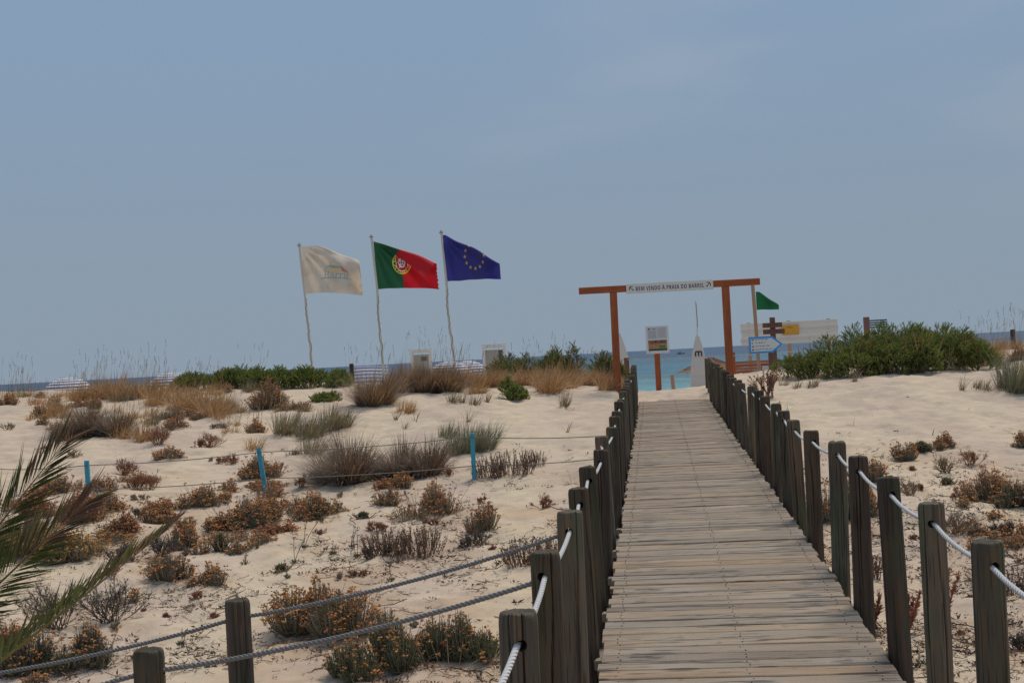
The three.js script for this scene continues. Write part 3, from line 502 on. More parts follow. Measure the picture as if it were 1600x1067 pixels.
// white framed notice boards behind the crest
for (const [x, z, w, h, top, lab] of [[-2.72, -38, 0.62, 0.62, 2.0, 'white framed notice board half hidden behind the big shaggy grass clump'], [-0.55, -38, 0.7, 0.56, 2.03, 'white framed notice board with a dark corner picture above the tan crest grass']]) {
  const b = thing('framed_notice_board', lab, 'notice board', [x, top - 2.1, z]);
  for (const s of [-1, 1]) { const p = part('post', bevBox(0.085, 0.085, 2.3, 0.008), whitePaint, b); p.rotation.x = -Math.PI / 2; p.position.set(s * (w / 2 - 0.04), 0.92, 0); }
  for (const y of [2.1 - 0.045, 2.1 - h - 0.2]) { const r = part('rail', bevBox(w - 0.18, 0.075, 0.07, 0.006), whitePaint, b); r.position.set(0, y, 0); }
  const c = part('cap', bevBox(w + 0.06, 0.035, 0.13, 0.006), whitePaint, b); c.position.y = 2.115;
  const p = plate('panel', w - 0.17, h + 0.06, textMat(256, 256, (g, a, q) => { g.fillStyle = '#a9a69c'; g.fillRect(0, 0, a, q); g.fillStyle = '#8d8b84'; for (let k = 0; k < 9; k++) scribble(g, 16, 20 + k * 26, 150, 7, k + 5, true); if (w > 0.65) { g.fillStyle = '#4d5560'; g.fillRect(190, 10, 60, 80); g.fillStyle = '#8f98a0'; g.beginPath(); g.moveTo(195, 80); g.lineTo(245, 30); g.lineTo(245, 80); g.fill(); } else { g.fillStyle = '#6b6858'; g.fillRect(120, 24, 110, 50); } }), whitePaint, b, 0.015); p.position.set(0, 2.0 - h / 2 - 0.06, 0.0);
}
// striped parasols on the beach
function parasol(x, z, top, r, label, group, hue) {
  const gy = sandBase(x, z), t = thing('striped_parasol', label, 'parasol', [x, gy - 0.1, z], 0.3, group), H = top - gy + 0.1;
  part('pole', new THREE.CylinderGeometry(0.022, 0.022, H + 0.03, 8).translate(0, H / 2, 0), whitePaint, t);
  const n = 8, rows = 9, P = [], U = [], I = [];
  for (let j = 0; j <= rows; j++) for (let i = 0; i <= n * 4; i++) { const a = i / (n * 4) * Math.PI * 2, q = j / rows, sc = 1 - 0.05 * (1 - Math.abs(((i % 4) - 2) / 2)) * q; P.push(Math.cos(a) * r * Math.sin(q * 1.35) / Math.sin(1.35) * sc, H - 0.62 * r * (1 - Math.cos(q * 1.35)) / (1 - Math.cos(1.35)), Math.sin(a) * r * Math.sin(q * 1.35) / Math.sin(1.35) * sc); U.push(i / (n * 4), q); }
  for (let j = 0; j < rows; j++) for (let i = 0; i < n * 4; i++) { const a = j * (n * 4 + 1) + i, b = a + n * 4 + 1; I.push(a, a + 1, b, b, a + 1, b + 1); }
  const g = new THREE.BufferGeometry(); g.setAttribute('position', new THREE.Float32BufferAttribute(P, 3)); g.setAttribute('uv', new THREE.Float32BufferAttribute(U, 2)); g.setIndex(I); g.computeVertexNormals();
  part('canopy', g, cloth(stripeTex, 0.2), t);
  const fr = []; for (let k = 0; k < n; k++) { const a = k / n * Math.PI * 2, q = new THREE.CylinderGeometry(0.008, 0.008, r * 0.98, 5); q.rotateZ(Math.PI / 2); q.translate(r * 0.49, 0, 0); q.rotateZ(-0.5); q.rotateY(a); q.translate(0, H - 0.06, 0); fr.push(q); }
  for (const q of fr) part('rib', q, metal, t);
}
const stripeTex = canvasTex(64, 256, (g, w, h) => { g.fillStyle = '#dcdcdc'; g.fillRect(0, 0, w, h); g.fillStyle = '#34457f'; for (let k = 0; k < 7; k++) g.fillRect(0, 12 + k * 36, w, 15); });
parasol(-20.9, -60, 1.80, 1.15, 'blue and white striped parasol seen most fully, over the crest beside a gap of sea', 'striped parasols on the beach');
for (const [x, z, y, r] of [[-16.6, -62, 1.78, 1.15], [-12.4, -62, 1.72, 1.1], [-2.5, -50, 1.62, 0.95], [-1.9, -53, 1.6, 0.9]]) parasol(x, z, y, r, 'blue and white striped parasol showing only its top over the dune crest', 'striped parasols on the beach');
{
  const w = thing('striped_windbreak', 'blue and white striped canvas windbreak behind the crest under the middle flag', 'windbreak', [-4.5, -0.3, -40]);
  for (const x of [-0.6, 0.55]) part('pole', new THREE.CylinderGeometry(0.025, 0.025, 1.95, 8).translate(x, 0.95, 0), whitePaint, w);
  const P = new THREE.PlaneGeometry(1.2, 0.95, 24, 12), p = P.attributes.position; for (let i = 0; i < p.count; i++) { const x = p.getX(i), y = p.getY(i); p.setXYZ(i, x, y + (y > 0 ? -0.08 * (x + 0.6) * (x - 0.6) - 0.03 * x : 0), Math.sin(x * 5 + y) * 0.06); } P.computeVertexNormals();
  const t = canvasTex(64, 256, (g, a, h) => { g.fillStyle = '#dadbe0'; g.fillRect(0, 0, a, h); g.fillStyle = '#6276b4'; for (let k = 0; k < 9; k++) g.fillRect(0, 8 + k * 28, a, 10); });
  part('canvas', P, cloth(t, 0.25), w).position.y = 1.4;
  const q = thing('wooden_post', 'dark wooden post at the end of the evergreen strip beside the striped windbreak', 'post', [-4.17, 0.9, -33], 0); part('post', makePost(31, 0.06, false), postMats[1], q).position.y = -0.7;
  const q2 = thing('wooden_post', 'dark wooden fence post among tall grass stalks on the crest of the right dune', 'post', [11.35, 0.9, -29], 0); part('post', makePost(32, 0.055, false), postMats[1], q2).position.y = -0.72;
  const wi = thing('fence_wire', 'thin dark wire running from the post among the tall grass stalks', 'wire', [11.35, 1.5, -29]); part('wire', tube(sag([0, 0, 0.06], [-2.1, -0.08, 0.3], 0.02), 0.008, 12, 5), metal, wi);
}
{ // far fishing boat
  const b = thing('fishing_boat', 'tiny dark boat far out on the sea near the horizon', 'boat', [118, -2.5, -900], 0.3);
  b.scale.setScalar(0.5); const s = new THREE.Shape(); s.moveTo(-5, 0); s.lineTo(4, 0); s.lineTo(5.6, 1.6); s.lineTo(-5.2, 1.4); s.closePath();
  part('hull', new THREE.ExtrudeGeometry(s, { depth: 2.6, bevelEnabled: true, bevelSize: 0.2, bevelThickness: 0.5, bevelSegments: 2 }), std([0.09, 0.11, 0.15], 0.7), b);
  part('cabin', box(2.4, 1.7, 2, -1.8, 2.3, 1.3), std([0.2, 0.2, 0.22], 0.7), b); part('mast', new THREE.CylinderGeometry(0.12, 0.12, 4, 6).translate(1, 3.2, 1.3), metal, b);
}
// blue stakes with wires
const stakeMat = std(s2l(66, 158, 178), 0.75);
const stakes = [[-0.56, -16, 0.73, 0.0, 'straight bright blue wooden stake nearest to the boardwalk railing'], [-3.16, -16, 0.69, 0.115, 'leaning bright blue wooden stake between dark grass and rust coloured plants'], [-5.38, -16, 0.64, 0.02, 'bright blue wooden stake whose foot is hidden by the palm frond']];
for (const [x, z, top, lean, lab] of stakes) {
  const t = thing('blue_stake', lab, 'stake', [x, ground(x, z), z], 0, 'blue stakes on the dune'), h = top - ground(x, z);
  const p = part('stake', bevBox(0.052, 0.052, h + 0.35, 0.006), stakeMat, t); p.rotation.order = 'ZXY'; p.rotation.set(-Math.PI / 2, 0, lean); p.position.set(-Math.sin(lean) * h * 0.35, h / 2 - 0.175, 0);
}
{
  const m = std([0.20, 0.18, 0.15], 0.9);
  for (const [k, q] of [[[-6.8, 0.57, -16.5], 0], [[-6.8, 0.28, -16.5], 1]]) {
    const y = q ? [0.28, 0.30, 0.32, 0.34] : [0.58, 0.63, 0.68, 0.61], w = thing('fence_wire', q ? 'lower thin wire strung between the blue stakes and the railing' : 'upper thin wire strung between the blue stakes and the railing', 'wire', [0, 0, -16]);
    const pts = [k, [-5.38, y[0], -16], [-3.18, y[1], -16], [-0.55, y[2], -16], [1.2, y[3], -16]].map(p => [p[0], p[1], p[2] + 16.035]), all = [];
    for (let i = 0; i < 4; i++) all.push(...sag(pts[i], pts[i + 1], 0.025, 4).slice(i ? 1 : 0));
    part('wire', tube(all, 0.006, 60, 5), m, w);
  }
}

// ---------------------------------------------------------------- plants
const leafMat = phys([1, 1, 1], 0.95, { vertexColors: true, side: THREE.DoubleSide, transmission: 0.35, thickness: 0 });
const twigMat = std([1, 1, 1], 0.95, { vertexColors: true, side: THREE.DoubleSide });
const headMat = std([1, 1, 1], 1.0, { vertexColors: true });
function blade(s, p, dir, len, wid, droop, c, seg = 3) {   // a curved grass blade
  const side = norm(cross(dir, [0.3, 1, 0.2])); let q = p, d = dir, a = add(p, side, wid / 2), b = add(p, side, -wid / 2);
  for (let i = 1; i <= seg; i++) {
    q = add(q, d, len / seg); d = norm(add(d, [0, -1, 0], droop));
    if (i === seg) s.tri(a, b, q, c); else { const w = wid / 2 * (1 - 0.22 * i), a2 = add(q, side, w), b2 = add(q, side, -w); s.quad(a, b, b2, a2, c); a = a2; b = b2; }
  }
  return [q, d];
}
function stick(s, p, q, r0, r1, c) {
  const d = norm(add(q, p, -1)), u = norm(cross(d, Math.abs(d[1]) > 0.9 ? [1, 0, 0] : [0, 1, 0])), v = cross(d, u), A = [], B = [];
  for (let k = 0; k < 3; k++) { const a = k * 2.0944, o = add([u[0] * Math.cos(a), u[1] * Math.cos(a), u[2] * Math.cos(a)], v, Math.sin(a)); A.push(add(p, o, r0)); B.push(add(q, o, r1)); }
  for (let k = 0; k < 3; k++) s.quad(A[k], A[(k + 1) % 3], B[(k + 1) % 3], B[k], c);
}
function leaf(s, p, d, len, wid, c, R) {
  const side = norm(cross(d, [R() - 0.5, R() - 0.5, R() - 0.5])), m = add(p, d, len * 0.45), t = add(p, d, len);
  s.quad(p, add(m, side, wid / 2), t, add(m, side, -wid / 2), c);
}
function blob(s, p, r, c, R) {
  const j = () => r * (0.75 + R() * 0.5), X = [add(p, [1, 0, 0], j()), add(p, [-1, 0, 0], j())], Y = [add(p, [0, 1, 0], j() * 0.8), add(p, [0, -1, 0], j() * 0.7)], Z = [add(p, [0, 0, 1], j()), add(p, [0, 0, -1], j())];
  for (const y of [0, 1]) for (const x of [0, 1]) for (const z of [0, 1]) s.tri(Y[y], X[x], Z[z], c);
}
const dirOf = (a, tilt) => [Math.cos(a) * Math.sin(tilt), Math.cos(tilt), Math.sin(a) * Math.sin(tilt)];
const pick = (R, a) => a[Math.floor(R() * a.length)];
const pal = {
  tan: [[0.487, 0.282, 0.118], [0.589, 0.368, 0.18], [0.385, 0.215, 0.09], [0.431, 0.297, 0.113], [0.453, 0.225, 0.095]],
  brown: [[0.27, 0.16, 0.078], [0.36, 0.225, 0.115], [0.20, 0.12, 0.064], [0.43, 0.28, 0.15]],
  dark: [[0.17, 0.10, 0.056], [0.25, 0.155, 0.088], [0.11, 0.068, 0.042], [0.35, 0.235, 0.135]],
  olive: [[0.23, 0.205, 0.10], [0.31, 0.25, 0.13], [0.17, 0.165, 0.08], [0.36, 0.27, 0.15], [0.27, 0.18, 0.095]],
  marram: [[0.19, 0.205, 0.11], [0.27, 0.25, 0.14], [0.14, 0.165, 0.085], [0.36, 0.29, 0.17]],
  green: [[0.168, 0.218, 0.026], [0.218, 0.263, 0.035], [0.123, 0.174, 0.022], [0.263, 0.263, 0.045]],
  dgreen: [[0.09, 0.124, 0.03], [0.12, 0.155, 0.038], [0.068, 0.096, 0.024], [0.143, 0.163, 0.046]],
  grey: [[0.25, 0.201, 0.138], [0.338, 0.275, 0.19], [0.163, 0.128, 0.092], [0.263, 0.232, 0.132]],
  greygreen: [[0.143, 0.149, 0.065], [0.198, 0.193, 0.095], [0.099, 0.101, 0.05], [0.231, 0.198, 0.115]],
  straw: [[0.408, 0.339, 0.22], [0.324, 0.257, 0.165], [0.24, 0.187, 0.121]],
  amber: [[0.488, 0.21, 0.061], [0.573, 0.276, 0.094], [0.378, 0.15, 0.044], [0.427, 0.186, 0.068], [0.317, 0.15, 0.072]],
  rust: [[0.413, 0.159, 0.061], [0.5, 0.213, 0.088], [0.312, 0.128, 0.057]],
  gold: [[0.462, 0.248, 0.06], [0.396, 0.198, 0.05], [0.517, 0.297, 0.085]],
  redbrown: [[0.297, 0.112, 0.055], [0.392, 0.15, 0.068], [0.216, 0.083, 0.046]],
  twigs: [[0.286, 0.183, 0.108], [0.377, 0.25, 0.149], [0.195, 0.128, 0.079]],
  darktwigs: [[0.125, 0.098, 0.076], [0.188, 0.146, 0.11], [0.081, 0.064, 0.051]],
};
function footprint(w, h, R) {  // several tufts for a plant wider than high
  const n = Math.max(1, Math.round(w / Math.max(h, 0.12) * 0.9)), o = [];
  for (let k = 0; k < n; k++) { const t = n === 1 ? 0 : (k + 0.5) / n - 0.5; o.push([t * w * 0.86 + (R() - 0.5) * w * 0.1, (R() - 0.5) * Math.min(w, h * 2.2) * 0.5, 0.8 + R() * 0.4]); }
  return o;
}
// every builder returns the parts of a plant as [name, soup, material]
function grassPlant(w, h, R, colors, o = {}) {
  const s = new Soup(), heads = new Soup(), spots = footprint(w, h, R), per = Math.round(clamp((o.n ?? 420) * (w * h / 0.25) / spots.length, 26, 2200));
  const wid = o.wid ?? 0.007, wind = o.wind ?? 0.25;
  for (const [x, z, k] of spots) {
    const rad = Math.min(w / spots.length * 0.62, h * 0.55), ph = R() * 6, tuftK = (a) => 0.86 + 0.14 * Math.sin(a * 2 + ph) + 0.12 * Math.sin(a * 5 + ph * 2);
    for (let i = 0; i < per; i++) {
      const a = R() * 6.283, r = Math.sqrt(R()) * rad, tilt = (0.12 + R() * (o.spread ?? 0.55)) * (0.4 + r / rad * 0.8), len = h * k * (0.22 + Math.pow(R(), 0.7) * 0.95) * tuftK(a);
      const d = norm(add(dirOf(a + (R() - 0.5), tilt), [wind * (0.4 + R()), 0, 0]));
      blade(s, [x + Math.cos(a) * r * 0.8, -0.02, z + Math.sin(a) * r * 0.8], d, len, wid * (0.6 + R() * 0.7), (o.droop ?? 0.16) * R() * 1.6, jitterColor(R, pick(R, colors), 0.35));
    }
    const ns = Math.round((o.seeds ?? 0) * (0.5 + R()));
    for (let i = 0; i < ns; i++) { const d = norm(add(dirOf(R() * 6.283, R() * 0.3), [wind * 0.6, 0, 0])), l = h * (1.0 + R() * 0.5), c = pick(R, pal.tan), [q] = blade(s, [x + (R() - 0.5) * rad, 0, z + (R() - 0.5) * rad], d, l, 0.005, 0.05, c); seedHead(heads, q, d, 0.12 + R() * 0.06, R, c); }
  }
  return [['blades', s, leafMat], ['seed_heads', heads, headMat]];
}
function seedHead(s, q, d, len, R, c) { for (let i = 0; i < 5; i++) leaf(s, add(q, d, -len * 0.15 + len * i * 0.2), norm(add(d, [R() - 0.5, R() - 0.5, R() - 0.5], 0.14)), len * 0.42, 0.0095, jitterColor(R, c, 0.3), R); }
function tallStalks(w, h, R) {
  const s = new Soup(), heads = new Soup(), n = Math.round(5 + w * 8);
  for (let i = 0; i < n; i++) { const c = jitterColor(R, pick(R, [[0.30, 0.22, 0.13], [0.38, 0.28, 0.17], [0.22, 0.16, 0.10]]), 0.3), d = norm([(R() - 0.35) * 0.45, 1, (R() - 0.5) * 0.4]), l = h * (0.55 + R() * 0.5), [q, e] = blade(s, [(R() - 0.5) * w, -0.03, (R() - 0.5) * 0.5], d, l, 0.008, 0.035, c); seedHead(heads, q, e, 0.13 + R() * 0.07, R, c); }
  for (let i = 0; i < n * 5; i++) blade(s, [(R() - 0.5) * w, -0.03, (R() - 0.5) * 0.5], dirOf(R() * 6.283, R() * 0.5), h * (0.2 + R() * 0.35), 0.008, 0.12, jitterColor(R, pick(R, pal.olive), 0.3));
  return [['stalks', s, leafMat], ['seed_heads', heads, headMat]];
}
function everlasting(w, h, R, o) {   // sprawling mound of thin stems, narrow leaves below, round flower heads on top
  const tw = new Soup(), lv = new Soup(), fl = new Soup(), spots = [];
  const nl = Math.max(2, Math.round(w / Math.max(h, 0.1) * 1.7 + R() * 2));
  for (let k = 0; k < nl; k++) { const t = (k + 0.5) / nl - 0.5; spots.push([t * w * 0.72 + (R() - 0.5) * w * 0.12, (R() - 0.5) * Math.min(w * 0.7, h * 2.2), (0.5 + R() * 0.55) * (1 - 1.2 * t * t), Math.max(h * 0.4, w * (0.15 + R() * 0.12))]); }
  spots[nl >> 1][2] = 1.0;
  const area = spots.reduce((a, p) => a + p[3] * p[2], 0), total = clamp(2700 * w * h * (o.dens ?? 1), 26, 2600);
  for (const [x, z, k, rad] of spots) {
    const per = Math.round(total * rad * k / area), wild = 0.7 + R() * 0.6, fk = (o.flowers ?? 0.6) * (0.35 + R() * 0.9);
    for (let i = 0; i < per; i++) {
      const a = R() * 6.283, q = Math.sqrt(R()) * (R() < 0.12 ? 1.35 : 1), H = h * k * (0.6 + 0.45 * R()) * (1 - 0.62 * Math.min(1, q * q) * wild);
      const p = [x + Math.cos(a) * q * rad * 0.3, -0.02, z + Math.sin(a) * q * rad * 0.3], e = [x + Math.cos(a) * q * rad + (R() - 0.5) * 0.03, Math.max(0.015, H), z + Math.sin(a) * q * rad + (R() - 0.5) * 0.03], m = [lerp(p[0], e[0], 0.6), lerp(p[1], e[1], 0.4), lerp(p[2], e[2], 0.6)];
      const tc = jitterColor(R, pick(R, o.stem), 0.4);
      stick(tw, p, m, 0.0032, 0.0026, tc); stick(tw, m, e, 0.0026, 0.0016, tc);
      const nv = Math.round((o.leaves ?? 6) * (0.5 + R()));
      for (let l = 0; l < nv; l++) { const t = R(), b = t < 0.5 ? add(p, add(m, p, -1), t * 2) : add(m, add(e, m, -1), (t - 0.5) * 1.7), d = norm([R() - 0.5, 0.1 + R() * 0.8, R() - 0.5]); leaf(lv, b, d, 0.022 + R() * 0.026, 0.0055 + R() * 0.003, jitterColor(R, pick(R, o.leaf), 0.45), R); }
      if (R() < fk * (0.3 + fbm(e[0] * 9 + w * 50, e[2] * 9, 3, 2))) { const fc = jitterColor(R, pick(R, o.flower), 0.4), n = 1 + Math.floor(R() * 4); for (let b = 0; b < n; b++) blob(fl, add(e, [(R() - 0.5) * 0.034, (R() - 0.3) * 0.02, (R() - 0.5) * 0.034]), 0.007 + R() * 0.006, jitterColor(R, fc, 0.3), R); }
    }
  }
  const n = Math.round((8 + w * 40) * (o.stray ?? 1));
  for (let i = 0; i < n; i++) {     // loose stems around the rim and dead ones lying on the sand
    const a = R() * 6.283, r = w * (0.3 + R() * 0.32), flat = R() < 0.5, c = jitterColor(R, pick(R, [...o.stem, ...pal.straw]), 0.4), b = [Math.cos(a) * r * 0.6, 0.01, Math.sin(a) * r * 0.45], e = [Math.cos(a + (R() - 0.5) * 0.5) * r, flat ? 0.012 + R() * 0.03 : h * (0.15 + R() * 0.7), Math.sin(a) * r * 0.7];
    stick(tw, b, e, 0.003, 0.0015, c); if (R() < 0.6) { const fc = pick(R, o.flower); for (let q = 0; q < 3; q++) blob(fl, add(e, [(R() - 0.5) * 0.03, R() * 0.012, (R() - 0.5) * 0.03]), 0.008 + R() * 0.005, jitterColor(R, fc, 0.3), R); }
    for (let q = 0; q < 2; q++) leaf(lv, [Math.cos(a) * r * (0.8 + R() * 0.4), 0.008, Math.sin(a) * r * (0.5 + R() * 0.4)], norm([R() - 0.5, R() * 0.3, R() - 0.5]), 0.03, 0.007, c, R);
  }
  return [['stems', tw, twigMat], ['leaves', lv, leafMat], ['flower_heads', fl, headMat]];
}
function twigShrub(w, h, R, colors, leafy = 0, leafColors = pal.grey) {
  const s = new Soup(), lv = new Soup();
  const grow = (p, d, len, r, lvl) => {
    const c = jitterColor(R, pick(R, colors), 0.35), q = add(p, d, len); if (q[1] < 0.01) q[1] = 0.01; stick(s, p, q, r, r * 0.65, c);
    if (lvl > 0) { const n = 2 + (R() < 0.6 ? 1 : 0); for (let i = 0; i < n; i++) grow(add(p, d, len * (0.55 + R() * 0.45)), norm(add(d, [R() - 0.5, (R() - 0.35) * 0.8, R() - 0.5], 1.25)), len * (0.55 + R() * 0.3), r * 0.65, lvl - 1); }
    if (lvl < 2) for (let i = 0; i < leafy; i++) leaf(lv, add(p, d, len * R()), norm([R() - 0.5, R() - 0.1, R() - 0.5]), 0.014 + R() * 0.012, 0.006, jitterColor(R, pick(R, leafColors), 0.4), R);
  };
  for (const [x, z, k] of footprint(w, h, R)) { const n = Math.round(clamp(26 * h / 0.3, 7, 34)); for (let i = 0; i < n; i++) { const d = norm(add(dirOf(R() * 6.283, 0.2 + R() * 1.0), [0, 0.1, 0])); grow([x + (R() - 0.5) * h * 0.4, -0.02, z + (R() - 0.5) * h * 0.3], d, h * k * (0.3 + R() * 0.18), 0.0045, 3); } }
  return [['twigs', s, twigMat], ['leaves', lv, leafMat]];
}
function saltbush(w, h, R, colors) {     // upright stems packed with tiny scale leaves
  const tw = new Soup(), lv = new Soup(), n = Math.round(clamp(w * 190, 14, 240));
  for (let i = 0; i < n; i++) {
    const x = (R() - 0.5) * w, z = (R() - 0.5) * Math.min(w, h * 1.6) * 0.6, lean = (R() - 0.5) * 0.6 + x / w * 0.4, d = norm([lean, 1, (R() - 0.5) * 0.5]), l = h * (0.4 + R() * 0.62) * (1 - 0.4 * (2 * x / w) ** 4), q = add([x, -0.02, z], d, l), base = jitterColor(R, pick(R, colors), 0.4);
    stick(tw, [x * 0.9, -0.02, z], q, 0.004, 0.002, base);
    const m = Math.round(l / 0.006); for (let k = 0; k < m; k++) leaf(lv, add([x, 0, z], d, l * (0.3 + 0.7 * R())), norm([R() - 0.5, R() * 0.9, R() - 0.5]), 0.012 + R() * 0.012, 0.007, jitterColor(R, base, 0.4), R);
  }
  return [['stems', tw, twigMat], ['leaves', lv, leafMat]];
}
function spurge(w, h, R, colors) {     // few bold stems with whorls of pointed leaves
  const tw = new Soup(), lv = new Soup();
  for (let i = 0; i < 9; i++) {
    const d = norm([(R() - 0.5) * w / h * 1.5, 1, (R() - 0.5) * 0.7]), l = h * (0.55 + R() * 0.5), c = jitterColor(R, pick(R, colors), 0.3), p = [(R() - 0.5) * w * 0.25, -0.02, (R() - 0.5) * w * 0.25]; stick(tw, p, add(p, d, l), 0.006, 0.003, c);
    for (let k = 0; k < 34; k++) { const t = 0.2 + 0.8 * k / 34; for (let b = 0; b < 3; b++) leaf(lv, add(p, d, l * t), norm(add(d, [R() - 0.5, R() - 0.3, R() - 0.5], 2.0)), 0.03 + R() * 0.022, 0.011, jitterColor(R, c, 0.4), R); }
  }
  return [['stems', tw, twigMat], ['leaves', lv, leafMat]];
}
function beadShrub(w, h, R) {       // branching stems set with small round leaves
  const tw = new Soup(), lv = new Soup();
  const grow = (p, d, len, lvl) => {
    const c = jitterColor(R, pick(R, [...pal.redbrown, ...pal.twigs]), 0.3), q = add(p, d, len); stick(tw, p, q, 0.005, 0.003, c);
    for (let k = 0; k < len / 0.008; k++) leaf(lv, add(p, d, len * R()), norm([R() - 0.5, R() - 0.3, R() - 0.5]), 0.022 + R() * 0.018, 0.018, jitterColor(R, c, 0.4), R);
    if (lvl > 0) for (let i = 0; i < 3; i++) grow(add(p, d, len * (0.35 + R() * 0.6)), norm(add(d, [(R() - 0.5) * 1.3, R() * 0.8, R() - 0.5])), len * (0.5 + R() * 0.35), lvl - 1);
  };
  for (let i = 0; i < 15; i++) grow([(R() - 0.5) * w * 0.25, -0.05, (R() - 0.5) * w * 0.25], norm([(R() - 0.5) * 1.7, 1, (R() - 0.5)]), h * (0.42 + R() * 0.2), 1);
  return [['stems', tw, twigMat], ['leaves', lv, leafMat]];
}
function evergreen(w, h, dep, R, colors, n, given) {   // dense mound of upright needle shoots, with gaps between its lobes
  const lv = new Soup(), tw = new Soup(), lobes = [];
  const nl = given ? given.length : Math.max(3, Math.round(w / 0.34 * Math.max(1, dep / 0.6)));
  if (given) lobes.push(...given); else for (let k = 0; k < nl; k++) lobes.push([(R() - 0.5) * w * 0.86, (R() - 0.5) * dep * 0.8, Math.min(0.2 + R() * 0.16, w * 0.3), h * (0.72 + R() * 0.36)]);
  const shoots = Math.round(n ?? clamp(900 * w * Math.max(dep, 0.5), 160, 4600));
  for (let i = 0; i < shoots; i++) {
    const L = lobes[Math.floor(R() * nl)], a = R() * 6.283, q = Math.sqrt(R()), edge = given ? 1 : 1 - 0.55 * (2 * L[0] / w) ** 4, H = L[3] * edge, rad = L[2] * 1.15;
    const hang = R() < 0.35, tipY = hang ? H * (0.15 + R() * 0.6) : H * (1 - 0.45 * q * q) * (0.8 + R() * 0.28), tip = [L[0] + Math.cos(a) * rad * (hang ? 0.85 + R() * 0.25 : q), Math.max(0.04, tipY), L[1] + Math.sin(a) * rad * (hang ? 0.85 + R() * 0.25 : q)];
    const len = 0.10 + R() * 0.10, d = norm([Math.cos(a) * (0.25 + q * 0.8) + (R() - 0.5) * 0.7, 0.55 + R() * 0.3, Math.sin(a) * (0.25 + q * 0.8) + (R() - 0.5) * 0.7]), b = add(tip, d, -len), c0 = pick(R, colors);
    stick(tw, b, tip, 0.004, 0.002, [0.09, 0.07, 0.035]);
    for (let k = 0; k < 17; k++) leaf(lv, add(b, d, len * (0.15 + 0.85 * k / 17)), norm(add([d[0] * 0.9, d[1] * 0.9, d[2] * 0.9], [R() - 0.5, R() - 0.4, R() - 0.5], 1.5)), 0.03 + R() * 0.026, 0.0105, jitterColor(R, c0, 0.4), R);
  }
  for (let i = 0; i < nl * 5; i++) { const L = pick(R, lobes); stick(tw, [L[0] * 0.9, -0.05, L[1] * 0.9], [L[0] + (R() - 0.5) * 0.3, L[3] * 0.75, L[1] + (R() - 0.5) * 0.3], 0.009, 0.005, pick(R, pal.twigs)); }
  return [['branches', tw, twigMat], ['foliage', lv, leafMat]];
}
function herbStalk(w, h, R) {
  const s = new Soup(), lv = new Soup();
  for (let i = 0; i < 2; i++) { let p = [(R() - 0.5) * w * 0.3, -0.02, 0], d = norm([(R() - 0.5) * 0.6, 1, (R() - 0.5) * 0.4]); for (let k = 0; k < 6; k++) { const q = add(p, d, h / 6); stick(s, p, q, 0.0035, 0.003, pick(R, pal.darktwigs)); if (k > 1 && R() < 0.6) { const e = add(q, norm([R() - 0.5, 0.5, R() - 0.5]), h * 0.14); stick(s, q, e, 0.002, 0.0015, pick(R, pal.darktwigs)); for (let b = 0; b < 3; b++) blob(lv, add(e, [(R() - 0.5) * 0.02, 0, (R() - 0.5) * 0.02]), 0.007, pick(R, pal.darktwigs), R); } d = norm(add(d, [R() - 0.5, 0, R() - 0.5], 0.35)); p = q; } }
  for (let i = 0; i < 26; i++) leaf(lv, [(R() - 0.5) * 0.05, 0, (R() - 0.5) * 0.05], norm([R() - 0.5, 0.5, R() - 0.5]), 0.05, 0.009, jitterColor(R, pick(R, pal.greygreen), 0.4), R);
  return [['stalk', s, twigMat], ['seed_pods', lv, headMat]];
}
function sprigPlant(w, h, R) {
  const s = new Soup(); const n = 4 + Math.floor(R() * 4);
  for (let i = 0; i < n; i++) blade(s, [(R() - 0.5) * 0.03, -0.02, (R() - 0.5) * 0.03], dirOf(R() < 0.5 ? R() * 0.8 : Math.PI + R() * 0.8, 0.15 + R() * Math.min(1.1, w / h)), Math.max(w * 0.6, h) * (0.6 + R() * 0.6), 0.016, 0.2 * R(), jitterColor(R, pick(R, [[0.10, 0.095, 0.055], [0.13, 0.12, 0.06], [0.16, 0.11, 0.07]]), 0.3));
  return [['blades', s, leafMat]];
}
const orange = { stem: pal.grey, leaf: pal.grey, flower: pal.amber };
